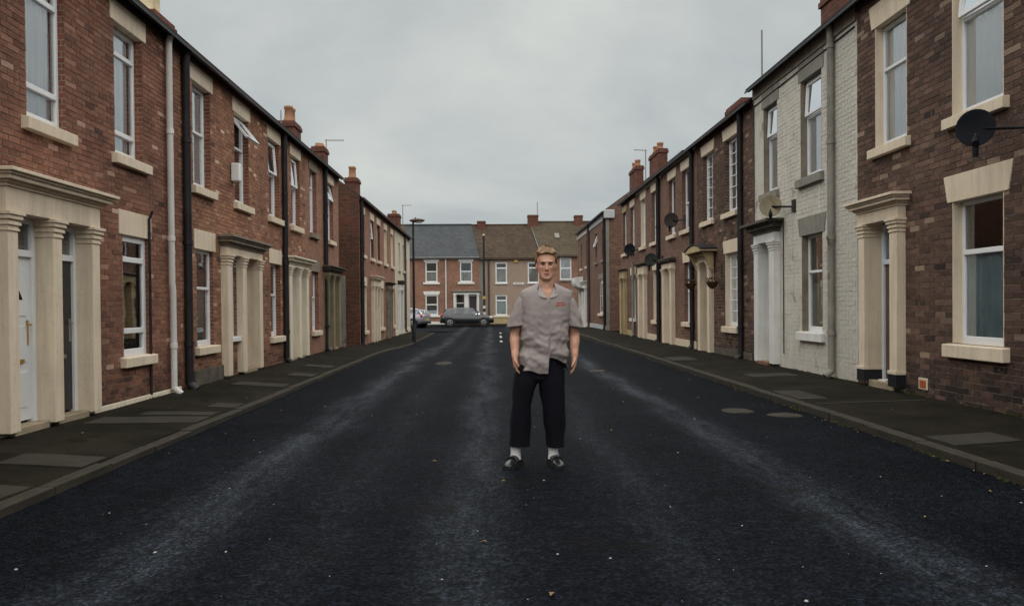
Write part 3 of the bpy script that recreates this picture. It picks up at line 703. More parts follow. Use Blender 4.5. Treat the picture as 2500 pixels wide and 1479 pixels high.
    def pipe(s, y, mat, z0=.15, z1=None, r=.045, kink=None, shoe=True, off=.07):
        u = s.sgn * (y - s.y0); v0, v1 = s.V(z0, z1 if z1 else s.zb + s.H - .06); b = MB()
        pts = [(u, -off, v0)] + ([(u, -off, kink[0] - s.zb), (u + kink[1], -off, kink[0] - s.zb + .1)] if kink else []) + [(u + (kink[1] if kink else 0), -off, v1 - .12), (u + (kink[1] if kink else 0), -off - .05, v1)]
        b.tube(pts, r, 10)
        z = v0 + .6
        while z < v1 - .3: b.tube([(u + (kink[1] if kink and z > kink[0] - s.zb else 0), -off, z), (u + (kink[1] if kink and z > kink[0] - s.zb else 0), -off, z + .07)], r * 1.22, 10); z += 1.55
        if shoe: b.tube([(u, -off, v0 + .02), (u, -off - .10, v0 - .07)], r * 1.05, 10)
        b.build('downpipe', mat, s.root)
    def eaves(s, roof='slate', gut='gutter', fascia=None, fh=.16, over=.16, rise=2.75, ridge=3.8, u=None, drop=0.0, gr=.062):
        a, e = u or (0, s.W); H = s.H; k = s.skew
        b = MB(); t = .05; ov = over + .04; dz = -rise / ridge * ov
        P = lambda x, y, z: (x + k * y, y, z)
        top = [P(a, -ov, H + .05 + dz), P(e, -ov, H + .05 + dz), P(e, ridge, H + .05 + rise), P(a, ridge, H + .05 + rise)]
        b.add(top + [(p[0], p[1], p[2] - t) for p in top], [(0, 1, 2, 3), (4, 7, 6, 5), (0, 4, 5, 1), (1, 5, 6, 2), (3, 2, 6, 7), (0, 3, 7, 4)])
        D = 2 * ridge; bk = [P(a, ridge, H + .05 + rise), P(e, ridge, H + .05 + rise), P(e, D + ov, H + .05 + dz), P(a, D + ov, H + .05 + dz)]
        b.add(bk + [(p[0], p[1], p[2] - t) for p in bk], [(0, 1, 2, 3), (4, 7, 6, 5), (1, 5, 6, 2), (3, 2, 6, 7), (0, 3, 7, 4)])
        ro = b.build('roof', roof, s.root)
        r = MB(); r.tube([P(a, ridge, H + rise + .06), P(e, ridge, H + rise + .06)], .09, 8); r.build('ridge', roof, ro)
        f = MB(); f.box(a, e, -.035, -.008, H - fh, H + .02 - drop); f.build('fascia', fascia or gut, s.root)
        g = MB(); n = 8; gy = -.035 - gr - .02; gz = H - .045
        ring = lambda x: [(x, gy + gr * cos(pi + pi * i / n), gz + gr * sin(pi + pi * i / n)) for i in range(n + 1)] + [(x, gy + (gr - .006) * cos(2 * pi - pi * i / n), gz + (gr - .006) * sin(2 * pi - pi * i / n)) for i in range(n + 1)]
        g.loft([ring(a), ring(e)], True, True, 0, False); g.build('gutter', gut, s.root)
        return ro
    def chimney(s, ya, yb, d0, d1, ztop, pots=2, mat='chimney', potmat='pot', poth=.42, zlow=None, band=True, px=None, potr=.12):
        u0, u1 = s.U(ya, yb); vt = ztop - s.zb; vl = (zlow - s.zb) if zlow else s.H - .2; b = MB()
        b.box(u0, u1, d0, d1, vl, vt - .16); b.box(u0 - .035, u1 + .035, d0 - .035, d1 + .035, vt - .16, vt - .06); b.box(u0 - .01, u1 + .01, d0 - .01, d1 + .01, vt - .06, vt)
        c = b.build('chimney', mat, s.root, .006)
        L = u1 - u0; W = d1 - d0
        for i in range(pots):
            q = (i + .5) / pots; x, y = (lerp(u0 + .12, u1 - .12, q), (d0 + d1) / 2) if L >= W else ((u0 + u1) / 2, lerp(d0 + .1, d1 - .1, q)); p = MB(); n = 12
            prof = [(potr * 1.15, 0), (potr * 1.2, .05), (potr * .95, .09), (potr * .86, poth - .08), (potr * 1.02, poth - .06), (potr * 1.02, poth), (potr * .75, poth), (potr * .7, poth - .2)]
            p.loft([[(x + r * cos(2 * pi * k / n), y + r * sin(2 * pi * k / n), vt + z) for k in range(n)] for r, z in prof], True, True); p.build('chimney_pot', potmat, c)
        return c
    def strip(s, ya, yb, z0, z1, mat, name='plinth', y=-.03):
        u0, u1 = s.U(ya, yb); v0, v1 = s.V(z0, z1); b = MB(); b.box(u0, u1, y, .02, v0, v1); o = b.build(name, mat, s.root, .006); s.obs.append((u0, u1, v0, v1)); return o

def left(name, label, ya, yb, zb=.05, ze=5.36, **k): return House(name, label, (XL, ya, zb), pi / 2, yb - ya, zb, ze, 1, ya, **k)
def right(name, label, ya, yb, zb=.06, ze=5.9, **k): return House(name, label, (XR, yb, zb), -pi / 2, yb - ya, zb, ze, -1, yb, **k)
def end(name, label, xa, xb, zb=-.2, ze=5.33, **k): return House(name, label, (xa, 64.3, zb), 0, xb - xa, zb, ze, 1, xa, skew=-.17, **k)
TER = 'brick terraced houses lining the street'
UP = (3.28, 4.94); LO = (.71, 2.28)

# ---- left row ----------------------------------------------------
h = left('terraced_house', 'red brick house at the near left edge, cut off beside the double doorway', -1.5, 7.62, group=TER)
h.strip(6.9, 7.6, .04, .2, 'black_paint'); h.window(1.2, 2.1, *UP, curtain=('net',)); h.window(1.2, 2.1, *LO)
h.wall('mortar_red', 'far_red'); h.bricks('brick_red', singles=0, u_lim=(7.5, h.W), bw=.2, rh=.0645); h.eaves()

h = left('terraced_house', 'nearest red brick house on the left with a cream double doorway and white downpipe', 7.62, 12.16, group=TER)
h.surround([(7.69, 7.85), (8.47, 8.64), (9.29, 9.46)], .14, 2.22, 2.50, 2.66, bays=(('door', 'door_white'), ('door', 'door_dark', 'upvc', .36, 'steel', False)), reveal=.09)
h.window(8.23, 8.98, *UP, inset=.075, bars=(.22, .80), curtain=('net', 0, .93, 1, 0), fthk=.06)
h.window(10.13, 10.95, *UP, bars=(.19, .80), curtain=('net', 0, .93, 1, 0), fthk=.06)
h.window(10.29, 11.04, *LO, bars=(.21, .80), inset=.035, lh=.31, fw=.085, curtain=('blind', 0, .3, .8, .2), fthk=.07)
h.strip(9.47, 12.1, .06, .155, 'cream_light')
h.wall('mortar_red', 'side_red'); h.bricks('brick_red', bw=.2, rh=.0645)
h.pipe(11.71, 'white_pipe', kink=(1.6, -.03)); h.pipe(11.03, 'black_pipe', z1=2.66, r=.018, off=.03, shoe=False)
h.eaves(); h.chimney(12.3, 13.05,   .38, .88, 5.88, 2, potmat='pot_cream', potr=.13, poth=.6)

h = left('terraced_house', 'second red brick house on the left with an upper window flung open', 12.16, 16.4, group=TER)
h.surround([(13.99, 14.22), (14.84, 15.06), (15.9, 16.1)], .14, 2.22, 2.40, 2.60, kmat='stone', bays=(('window',), ('door', 'door_brown', 'cream', .36, 'steel', False, True)), reveal=.15)
h.window(12.75, 13.56, *UP, bars=(.55,), curtain=('net', .0, .93, 1, 0))
h.window(14.80, 15.66, *UP, bars=(.64,), curtain=('net', 0, .6, .62, 0), tilt=(1, 38))
h.window(12.83, 13.6, *LO, inset=.06, bars=(.60,), lh=.31, curtain=('green_net', 0, .86, .58, 0))
h.window(14.23, 14.83, .81, 2.22, bars=(.60,), lint=None, inset=.06, smat='upvc', sx=0, sillh=.09, curtain=('green_net', 0, .8, .5, .1))
h.strip(12.65, 14.0, .05, .34, 'stone_dark', 'stone_plinth')
h.obs = [o for o in h.obs if not (abs(o[1] - o[0] - 2.15) < .02 and o[2] < 0)]
for (a, e) in ((13.97, 14.24), (14.82, 16.12)): h.obs.append((*h.U(a, e), -.3, 2.40 - h.zb))
h.obs.append((*h.U(14.22, 14.85), 2.2 - h.zb, 2.4 - h.zb))
h.wall('mortar_red', 'side_red'); h.bricks('brick_tan', bw=.2, rh=.0645)
h.pipe(12.31, 'black_pipe', r=.06); h.eaves(gut='gutter_red')
o = MB(); o.box(*h.U(14.55, 14.72), -.16, -.01, *h.V(3.62, 3.95)); o.build('flue_box', 'sign_white', h.root, .02)

h = left('terraced_house', 'third red brick house on the left with pale twin doorway between two black downpipes', 16.4, 20.35, group=TER)
h.surround([(18.27, 18.5), (19.16, 19.38), (19.93, 20.16)], .13, 2.22, 2.33, 2.50, 'cream_light', 'cream_light', bays=(('door', 'door_white'), ('door', 'door_white')), reveal=.34)
h.window(17.04, 17.9, *UP, bars=(.56,), tilt=(1, 4), curtain=('blind', 0, 1, .5, 0)); h.window(18.95, 19.8, *UP, bars=(.56,), tilt=(1, 4), curtain=('net', 0, .7, .5, 0))
h.window(17.1, 17.9, *LO, bars=(.57,), lh=.31, curtain=('blind', 0, 1, .5, 0))
h.wall('mortar_red', 'side_red'); h.bricks('brick_tan', singles=200, bw=.2, rh=.0645); h.pipe(18.11, 'black_pipe', r=.06); h.eaves()
h.chimney(20.95, 21.7, .4, .8, 6.2, 2)

h = left('terraced_house', 'left red brick house with an olive twin doorway, last before the side lane', 20.35, 24.78, group=TER)
h.surround([(22.49, 22.69), (23.3, 23.5), (24.15, 24.37)], .13, 2.22, 2.33, 2.50, 'olive', 'stone_dark', bays=(('door', 'door_brown', 'olive'), ('door', 'door_brown', 'olive')), reveal=.34)
h.window(20.88, 21.68, *UP, bars=(.74,), curtain=('net', 0, .93, 1, 0), lmat='stone', smat='stone'); h.window(23.17, 23.93, *UP, bars=(.68,), curtain=('net', 0, .8, .6, 0), tilt=(1, 14))
h.window(21.03, 21.82, *LO, bars=(.56,), lh=.31, lmat='stone', curtain=('net', 0, .5, 1, 0))
h.wall('far_tan', 'far_red'); h.pipe(22.53, 'black_pipe', r=.06); h.eaves(gut='gutter_red'); h.chimney(24.2, 24.78, .3, .68, 6.18, 2, poth=.12)

LBL = -.07
h = left('terraced_house', 'brown brick left house with a mossy gable end past the side lane', 28.6, 34.0, zb=LBL - .08, ze=5.3, group=TER)
for a, c in ((28.95, 'net'), (31.25, 'net'), (33.05, 'net')): h.window(a, a + .86, 3.25, 4.75, bars=(.5,), curtain=(c, 0, .9, 1, 0), tilt=(1, 5) if a > 31 and a < 33 else None)
h.window(29.3, 30.15, .45, 2.12, bars=(.5,), lh=.32, curtain=('net',), jamb='cream'); h.window(33.35, 33.95, .45, 2.12, bars=(.5,), lh=.32, sx=.04, curtain=('net',), jamb='cream')
h.surround([(31.3, 31.52), (32.1, 32.3), (32.85, 33.05)], -.05, 2.12, 2.35, 2.55, bays=(('door', 'door_white', 'cream'), ('door', 'door_white', 'cream')))
h.wall('far_tan', 'far_gable'); h.pipe(28.78, 'black_pipe', z0=0, r=.07); h.eaves(gut='gutter_red'); h.chimney(28.62, 29.25, .05, .5, 5.95, 2, poth=.42)
b = MB(); b.box(-.012, .02, .5, 1.4, 0, 2.6); b.build('render_patch', 'render_grey', h.root)
h = left('terraced_house', 'brown brick left house adjoining the cream rendered corner house', 34.0, 39.1, zb=LBL - .08, ze=5.3, group=TER)
for a in (35.2, 37.55): h.window(a, a + .86, 3.25, 4.75, bars=(.5,), curtain=('net',), jamb='cream')
h.window(34.15, 34.8, .45, 2.12, bars=(.5,), lh=.32, curtain=('net',), jamb='cream'); h.window(37.85, 38.6, .45, 2.12, bars=(.5,), lh=.32, curtain=('net',), jamb='cream')
h.surround([(35.65, 35.87), (36.4, 36.6), (37.1, 37.3)], -.05, 2.12, 2.3, 2.42, 'stone', 'stone_dark', bays=(('door', 'door_brown', 'stone'), ('door', 'door_brown', 'stone')))
h.wall('far_tan', 'far_tan'); h.eaves(gut='gutter_red'); h.chimney(43.2, 44.1, .25, .85, 6.35, 2, poth=.2)
h = left('corner_house', 'cream rendered corner house at the far end of the left row', 39.1, 46.2, zb=LBL - .08, ze=5.3)
h.window(40.6, 41.4, 3.25, 4.6, bars=(.5,), lint=None, sill=True, smat='render_cream', curtain=('net',)); h.window(42.6, 43.2, 3.25, 4.6, bars=(.5,), lint=None, smat='render_cream', curtain=('net',))
h.surround([(40.3, 40.5), (41.4, 41.6)], -.05, 2.15, 2.45, 2.65, 'white_paint', 'stone_dark', bays=(('door', 'door_plum', 'white_paint'),))
h.strip(39.15, 46.18, -.14, .12, 'cream_light'); h.wall('render_cream', 'render_cream'); h.pipe(43.2, 'purple_pipe', z0=.05, r=.06); h.eaves()

# ---- right row ---------------------------------------------------
RU = (3.55, 5.29); RL = (.82, 2.53)
h = right('terraced_house', 'dark brick house beyond the near right edge of the street', -1.7, 7.3, group=TER)
h.window(4.0, 5.0, *RU, lint='wedge', curtain=('net',)); h.window(4.0, 5.0, *RL, lint='wedge'); h.wall('side_purple', 'side_purple'); h.eaves()

h = right('terraced_house', 'nearest purple brown brick house on the right with teal drapes and cream lintels', 7.3, 12.03, group=TER)
h.surround([(10.64, 10.84), (11.58, 11.77)], .17, 2.42, 2.63, 2.80, 'cream', 'cream', bays=(('door', 'door_brown', 'upvc_blue', .55, 'steel', False, True),), reveal=.16, base=.22, kproj=.1)
h.window(10.58, 11.46, *RU, bars=(.64,), lint='wedge', lh=.34, jamb='cream', curtain=('net', .0, 1, .96, .03), sillh=.14)
h.window(8.56, 9.53, *RU, bars=(.66,), lint='wedge', lh=.34, jamb='cream', curtain=('net', .0, 1, .96, .03), tilt=(1, 5), sillh=.14)
h.window(8.56, 9.53, *RL, bars=(.64,), lint='wedge', lh=.32, jamb='cream', curtain=('drape', .0, .93, .62, .04), sillh=.165, fthk=.06)
b = MB(); u0, u1 = h.U(10.08, 10.29); v0, v1 = h.V(.19, .34); b.box(u0, u1, -.012, .02, v0, v1); ab_ = b.build('air_brick_frame', 'cream', h.root, .004)
b = MB(); b.box(u0 + .03, u1 - .03, -.016, .01, v0 + .02, v1 - .03)
for i in range(4): b.box(u0 + .045 + i * .033, u0 + .06 + i * .033, -.02, 0, v0 + .03, v1 - .045)
b.build('vent', 'terracotta', ab_); h.obs.append((u0, u1, v0, v1))
h.wall('mortar_purple', 'side_purple'); h.bricks('brick_purple'); h.eaves(gut='gutter')
b = MB(); b.box(*h.U(11.2, 11.4), .0, .2, *h.V(.17, .215)); b.build('threshold', 'white_paint', h.root)

h = right('terraced_house', 'house of brickwork painted greyish white on the right with a grey downpipe', 12.03, 16.8)
h.surround([(15.33, 15.6), (16.26, 16.5)], .14, 2.5, 2.72, 2.96, 'white_paint', 'stone_dark', bays=(('door', 'door_white', 'upvc_blue', .4, 'steel', False),), reveal=.3, ext=.22)
h.window(15.42, 16.2, *RU, bars=(.64,), lmat='stone_grey', lh=.34, smat='stone_grey', jamb='stone', curtain=('net', .0, .75, 1, 0), tilt=(1, 3), sillh=.145)
h.window(13.34, 14.25, *RU, bars=(.62,), lmat='stone_grey', lh=.34, smat='stone_grey', jamb='stone', curtain=('net', .0, .93, 1, 0), tilt=(1, 3), sillh=.16)
h.window(13.32, 14.22, *RL, bars=(.62,), lint='wedge', lmat='stone_grey', lh=.32, smat='white_paint', jamb='stone', curtain=('green_net', 0, .85, .5, 0), sillh=.16)
b = MB(); b.box(*h.U(13.5, 13.85), .34, .36, *h.V(2.0, 2.4)); b.build('curtain', 'orange_cloth', h.root)
h.wall('white_brick', 'white_brick', recess=.0002); h.bricks('white_brick', painted=True)
h.pipe(12.83, 'grey_pipe', r=.055, z0=.2); h.eaves(gut='gutter', fascia='stone', fh=.28)
b = MB(); b.tube([(.05, -.02, h.H - .42), (4.72, -.02, h.H - .36)], .011, 6); b.tube([(.06, -.02, h.H - .42), (.06, -.02, .1)], .009, 6); b.tube([(1.72, -.02, 2.9), (1.72, -.02, .3)], .009, 6); b.build('cable', 'black_pipe', h.root)
h.chimney(12.95, 14.2, .35, .95, 6.75, 2, poth=.35)
step = MB(); step.box(*h.U(15.62, 16.24), -.16, .0, *h.V(.05, .16)); step.build('step', 'step_red', h.root, .01)

RE = 5.68; RU2 = (3.47, 5.2)
h = right('terraced_house', 'brown brick house on the right with an arched door hood and leaded windows', 16.8, 21.5, ze=RE, group=TER)
h.surround([(19.92, 20.14), (20.82, 21.06)], .1, 2.36, 2.56, 2.62, 'cream', 'cream', bays=(('door', 'door_brown', 'cream', .45, 'brass', False),), reveal=.36, ext=.0)
u0, u1 = h.U(19.85, 21.2); v = 2.62 - h.zb
b = MB(); n = 10; P = [(u0 - .02, -.0, v + .02)] + [(lerp(u0 - .02, u1 + .28, i / n), 0, v + .06 +   .13 * sin(pi * i / n)) for i in range(n + 1)] + [(u1 + .28, 0, v + .02)]
b.poly([(p[0], -.42, p[2]) for p in P], (0, .42, 0)); hd = b.build('door_hood', 'ochre', h.root, .01)
b = MB(); P2 = [(lerp(u0 - .03, u1 + .29, i / n), -.44, v + .068 +   .145 * sin(pi * i / n)) for i in range(n + 1)]; P3 = [(p[0], p[1], p[2] + .03) for p in P2[::-1]]
b.poly(P2 + P3, (0, .45, 0)); b.build('hood_lead', 'black_paint', hd)
for q in (u0 + .06, u1 + .06):
    b = MB(); b.poly([(q - .05, -.36, v + .02), (q - .05, -.05, v + .02), (q - .05, -.05, v - .5), (q - .05, -.12, v - .42), (q - .05, -.22, v - .18), (q - .05, -.3, v - .05)], (.1, 0, 0)); b.build('bracket', 'ochre', hd, .01)
h.window(19.95, 20.9, *RU2, bars=(), lint='wedge', lh=.27, curtain=('net', 0, .6, 1, 0), lattice=(6, 0)); h.window(17.98, 18.93, *RU2, bars=(), lint='wedge', lh=.27, lattice=(6, 0), curtain=('blind', 0, .5, 1, 0), fw=.08)
h.window(17.97, 18.92, .80, 2.52, bars=(), lint='wedge', lh=.3, lattice=(6, 0), jamb='cream', curtain=('net', 0, .6, 1, 0), fw=.08, sillh=.15)
h.strip(16.9, 19.8, .06, .26, 'stone_dark', 'stone_plinth'); h.wall('mortar_purple', 'side_purple'); h.bricks('brick_purple', singles=220)
h.pipe(17.56, 'black_pipe', r=.06); h.eaves(gut='gutter_red'); h.chimney(18.75, 19.95, .35, .9, 6.2, 0)

h = right('terraced_house', 'right brown brick house with the dark brown dish between upper windows', 21.5, 26.02, ze=RE, group=TER)
h.surround([(24.15, 24.4), (25.25, 25.5)], .08, 2.4, 2.6, 2.78, 'cream', 'stone_dark', bays=(('door', 'door_white', 'cream'),), ext=.02)
h.window(22.2, 23.2, *RU2, bars=(.45,), lint='wedge', lh=.27, curtain=('net', 0, .7, .45, 0)); h.window(24.05, 24.95, *RU2, bars=(.3,), lint='wedge', lh=.27, curtain=('net', 0, .7, .4, 0))
h.window(22.05, 23.0, .82, 2.52, bars=(.5,), lint='wedge', lh=.3, curtain=('blind', 0, .4, 1, 0)); h.strip(21.6, 24.1, .06, .3, 'cream'); h.wall('far_purple', 'far_purple')
h.pipe(21.85, 'black_pipe', r=.06); h.eaves(gut='gutter', fascia='fascia_cream', fh=.13)
h = right('terraced_house', 'right brown brick house with the dark green dish above its doorway', 26.02, 30.5, ze=RE, group=TER)
h.surround([(28.5, 28.75), (29.5, 29.75)], .08, 2.4, 2.72, 2.85, 'cream', 'stone_dark', bays=(('door', 'door_white', 'cream'),), ext=.02)
h.window(26.65, 27.6, *RU2, bars=(.35,), lint='wedge', lh=.27, curtain=('net', 0, .8, 1, .35)); h.window(28.75, 29.6, *RU2, bars=(.5,), lint='wedge', lh=.27, curtain=('net',), jamb='cream')
h.window(26.45, 27.4, .8, 2.5, bars=(.5,), lint='wedge', lh=.3, curtain=('net', 0, .6, .5, 0), jamb='cream'); h.strip(26.4, 28.45, .06, .3, 'cream'); h.wall('far_purple', 'far_purple')
h.pipe(26.27, 'black_pipe', r=.065); h.eaves(gut='gutter', fascia='fascia_cream', fh=.2); h.chimney(28.1, 29.7, .35, .68, 6.85, 2, poth=.28)
h = right('terraced_house', 'right brown brick house with an ochre doorway at the side lane', 30.5, 34.07, ze=RE, group=TER)
h.surround([(32.75, 32.95), (33.65, 33.95)], .08, 2.4, 2.72, 2.85, 'ochre', 'stone', bays=(('door', 'door_brown', 'ochre'),), ext=.0)
h.window(31.0, 31.85, *RU2, bars=(.5,), lint='wedge', lh=.27, curtain=('net', 0, 1, 1, .5)); h.window(32.85, 33.7, *RU2, bars=(.5,), lint='wedge', lh=.27, curtain=('net', 0, 1, 1, .5), lmat='ochre')
h.window(30.85, 31.75, .8, 2.5, bars=(.5,), lint='wedge', lh=.3, curtain=('net',), smat='white_paint'); h.strip(31.2, 32.7, .06, .3, 'ochre'); h.wall('far_purple', 'far_purple')
h.pipe(30.95, 'grey_pipe', r=.06, z1=3.0); h.eaves(gut='gutter'); h.chimney(32.4, 34.0, .35, .65, 7.0, 2, poth=.3)

h = right('terraced_house', 'brown brick house beyond the right side lane with pale grey eaves board', 38.7, 45.0, zb=.02, ze=5.95, group=TER)
h.window(39.3, 40.15, 3.6, 5.1, bars=(.5,), curtain=('blind',), smat='stone_grey', lint=None); h.window(41.8, 42.65, 3.6, 5.1, bars=(.5,), curtain=('blind', 0, .5, 1, 0), smat='stone_grey', tilt=(1, 20), lint=None)
h.window(39.7, 41.3, .9, 2.65, bars=(.5,), curtain=('blind',), smat='cream', lmat='stone_grey', fmat='fascia_grey', inset=.04)
h.strip(38.75, 44.95, .0, .32, 'fascia_grey'); h.wall('far_purple', 'far_purple'); h.pipe(38.85, 'black_pipe', r=.07); h.eaves(gut='gutter', fascia='fascia_grey', fh=.42)
b = MB(); b.box(h.W - .02, h.W + .16, -.1, .42, h.H - .42, h.H); b.build('soffit_box', 'fascia_grey', h.root, .04)
b = MB(); b.box(h.W - .02, h.W + .03, .0, .16, 0, h.H - .42); b.build('gable_edging', 'stone_grey', h.root)
h = right('terraced_house', 'brown brick house with a white bracketed porch ending the right row', 45.0, 51.5, zb=-.05, ze=5.95, group=TER)
h.window(46.2, 46.9, 3.6, 5.1, bars=(.5,), curtain=('net',), lint=None); h.window(48.9, 49.6, 3.6, 5.1, bars=(.5,), curtain=('net',), lint=None)
h.window(45.3, 45.9, .9, 2.5, bars=(.5,), curtain=('net',), smat='cream')
h.surround([(46.6, 46.9), (48.0, 48.3), (49.6, 49.9)], -.0, 2.3, 2.55, 2.75, 'white_paint', 'white_paint', bays=(('door', 'door_white'), ('door', 'door_white')))
b = MB(); u0, u1 = h.U(47.9, 50.0); n = 8
b.poly([(u0, -.05, 2.2)] + [(u0, -.05 - .5 * sin(pi / 2 * i / n), 2.35 + .45 * (1 - cos(pi / 2 * i / n))) for i in range(n + 1)] + [(u0, -.55, 3.05), (u0, -.05, 3.1)], (u1 - u0, 0, 0)); b.build('porch_hood', 'white_paint', h.root, .02)
h.strip(45.05, 51.4, -.04, .3, 'cream_light'); h.wall('far_purple', 'far_purple'); h.pipe(45.17, 'purple_pipe', r=.09, z0=.1); h.eaves(gut='gutter', fascia='fascia_cream', fh=.42)

# ---- terrace across the end of the street -------------------------
h = end('terraced_house', 'brown roofed house mostly hidden behind the cream corner house', -13, -6.6, group='houses across the end of the street')
h.window(-12, -11, 3.1, 4.9, bars=(.5,)); h.wall('far_tan', 'far_tan'); h.eaves('tile_olive', 'gutter', over=.2, rise=2.9, ridge=4)
h = end('terraced_house', 'red brick house with blue grey slate roof across the street end', -6.6, -.98, group='houses across the end of the street')
for xa, xb in ((-5.3, -4.32), (-2.52, -1.53)): h.window(xa, xb, 3.28, 4.92, bars=(.52,), lmat='white_paint', smat='white_paint', lh=.27, fw=.10, fthk=.09, lx=.12, sx=.18, sillh=.17, lint='wedge', curtain=('blind', 0, 1, .5, 0), inset=.05)
h.window(-5.32, -4.3, .62, 2.27, bars=(.52,), lmat='white_paint', smat='white_paint', lh=.28, fw=.10, fthk=.09, sx=.18, sillh=.15, lint='wedge', curtain=('net', 0, 1, .25, 0), inset=.05)
h.surround([(-3.05, -2.87), (-2.15, -1.85), (-1.15, -.99)], -.1, 2.24, 2.4, 2.62, 'white_paint', 'stone_grey', bays=(('door', 'door_dark', 'white_paint', .7, 'steel', False), ('door', 'door_plum', 'white_paint', .1, 'steel', False)), reveal=.2, ext=.06)
h.strip(-5.4, -3.7, -.18, .1, 'white_paint'); h.wall('far_tan', 'far_tan'); h.pipe(-3.65, 'white_pipe', z0=.0, r=.06); h.eaves('slate', 'white_pipe', fascia='white_pipe', over=.2, rise=2.9, ridge=4, fh=.2)
b = MB(); b.box(h.W - .45 - .0, h.W + .0, -.02, .02, 0, 1); h_ = None
h.chimney(-1.15, -.45, 3.45, 4.1, 8.55, 0, zlow=7.2)
h = end('terraced_house', 'beige pebbledashed house with a brown tiled roof across the street end', -.98, 4.05, ze=5.24, group='houses across the end of the street')
for xa in (.34, 2.95):
    h.window(xa, xa + .95, 3.17, 4.84, bars=(.72,), lint=None, smat='white_paint', fw=.10, fthk=.12, sillh=.08, sx=.06, curtain=('blind', 0, 1, .65, 0), inset=.04)
h.window(.33, 1.27, .58, 2.22, bars=(.72,), lint=None, smat='cream_light', fw=.10, fthk=.12, sillh=.16, sx=.18, curtain=('green_net', 0, 1, .65, 0), inset=.04)
b = MB(); b.box(0.0, .44, -.012, .02, 0, h.H); b.build('render_strip', 'render_grey', h.root)
h.strip(-.45, 4.0, -.19, .42, 'ochre'); h.wall('pebbledash', 'pebbledash'); h.pipe(-.2, 'purple_pipe', z0=.0, r=.07); h.eaves('tile_brown', 'gutter', over=.2, rise=2.95, ridge=4, fh=.2)
h.chimney(3.15, 4.05, 3.5, 4.2, 9.05, 0, zlow=7.0)
b = MB(); b.poly([(5.0 - .17 * 4 + .02, 3.95, h.H + 3.02), (5.0 + .03, -.2, h.H - .03), (5.25, -.2, h.H - .03), (5.25 - .17 * 4, 3.95, h.H + 3.02)], (0, 0, .12)); b.build('flashing', 'lead', h.root)
b = MB(); b.box(*h.U(1.85, 2.15), -.12, -.01, *h.V(4.83, 5.05)); b.build('alarm_box', 'band_yellow', h.root, .02)
h = end('terraced_house', 'brick house with a small skylight in its olive brown roof', 4.05, 9.6, ze=5.42, group='houses across the end of the street')
h.window(5.55, 6.5, 3.4, 5.25, bars=(.5,), lmat='lead', smat='stone_grey', lh=.2, fw=.1, fthk=.1, curtain=('net',), inset=.04, sx=.12); h.window(5.55, 6.5, .6, 2.3, bars=(.5,), lmat='lead', lh=.3, fw=.1, fthk=.1, curtain=('net',), inset=.04)
h.wall('far_tan', 'far_tan'); rf = h.eaves('tile_olive', 'gutter', over=.2, rise=3.0, ridge=4, fh=.2)
yy = 1.9; zz = h.H + .05 + 3.0 / 4 * yy
b = MB(); b.poly([(1.6 - .17 * yy, yy, zz + .03), (1.98 - .17 * yy, yy, zz + .03), (1.98 - .17 * yy, yy + .55, zz + .03 + .41), (1.6 - .17 * yy, yy + .55, zz + .03 + .41)], (0, -.03, .05)); b.build('skylight', 'stone_grey', h.root)
h.chimney(7.15, 7.85, 3.5, 4.2, 9.0, 0, zlow=7.0)

# ------------------------------------------------------------------ things on the houses
def dish(name, label, c, r, face, mat, wall, arm_mat='black_pipe', foot=None):
    """c: centre of the bowl; face: outward axis; wall: where the bracket meets the wall"""
    rt = empty(name, wall, 0, label, 'satellite dish', 'satellite dishes on the right row'); c = Vector(c) - Vector(wall); ax = Vector(face).normalized()
    a = ax.cross(Vector((0, 0, 1))).normalized(); u = a.cross(ax); n = 28; b = MB(); rings = []
    for q, off in ((.0, 0), (.3, .012), (.6, .05), (.85, .10), (1, .14), (1.02, .135), (1.0, .128), (.6, .036), (.02, -.012)):
        rings.append([c + ax * (off * r * 1.3 - .06 * r) + (a * cos(2 * pi * i / n) + u * 1.08 * sin(2 * pi * i / n)) * r * max(q, .001) for i in range(n)])
    b.loft(rings, True, False); b.build('bowl', mat, rt)
    f = c + ax * r * 1.4 - u * r * 1.15; lo = c - u * r * 1.0 + ax * .1 * r
    b = MB(); b.tube([c - ax * .08 * r - u * r * .3, lo - u * .06 * r, f], .014, 8); b.build('feed_arm', 'steel' if r > .3 else arm_mat, rt)
    b = MB(); d = (c - f).normalized(); b.tube([f - d * .06, f + d * .03, f + d * .09], [.035, .035, .028], 10); b.tube([f - Vector((0, 0, .02)), f - Vector((0, 0, .16))], .03, 8); b.build('feed_horn', 'dish_black', rt)
    b = MB(); b.tube([c - ax * .07 * r, c - ax * .25 * r, Vector((0, 0, -.02))], .02, 8); b.box(-.012 if wall[0] < 0 else -.02, .02, -.07, .07, -.11, .11); b.build('wall_bracket', arm_mat, rt)
dish('satellite_dish', 'large black dish under the near right upper window', (5.18, 8.39, 3.17), .185, (-.62, -1, .12), 'dish_black', (5.585, 7.98, 3.12))
dish('satellite_dish', 'rusty beige dish on the white painted house above its door hood', (5.30, 14.98, 3.17), .2, (-.35, -1, .15), 'dish_beige', (5.585, 14.55, 3.12))
dish('satellite_dish', 'dark brown dish between two upper windows of the right row', (5.28, 23.2, 3.78), .205, (-.4, -1, .12), 'dish_brown', (5.585, 22.85, 3.78))
dish('satellite_dish', 'dark green dish above the cream doorway in the right row', (5.28, 26.2, 2.80), .205, (-.4, -1, .12), 'dish_green', (5.585, 25.85, 2.80))
dish('satellite_dish', 'farthest black dish on the right row, beside the corner of the side lane', (5.28, 30.2, 3.42), .21, (-.4, -1, .12), 'dish_black', (5.585, 29.85, 3.42))

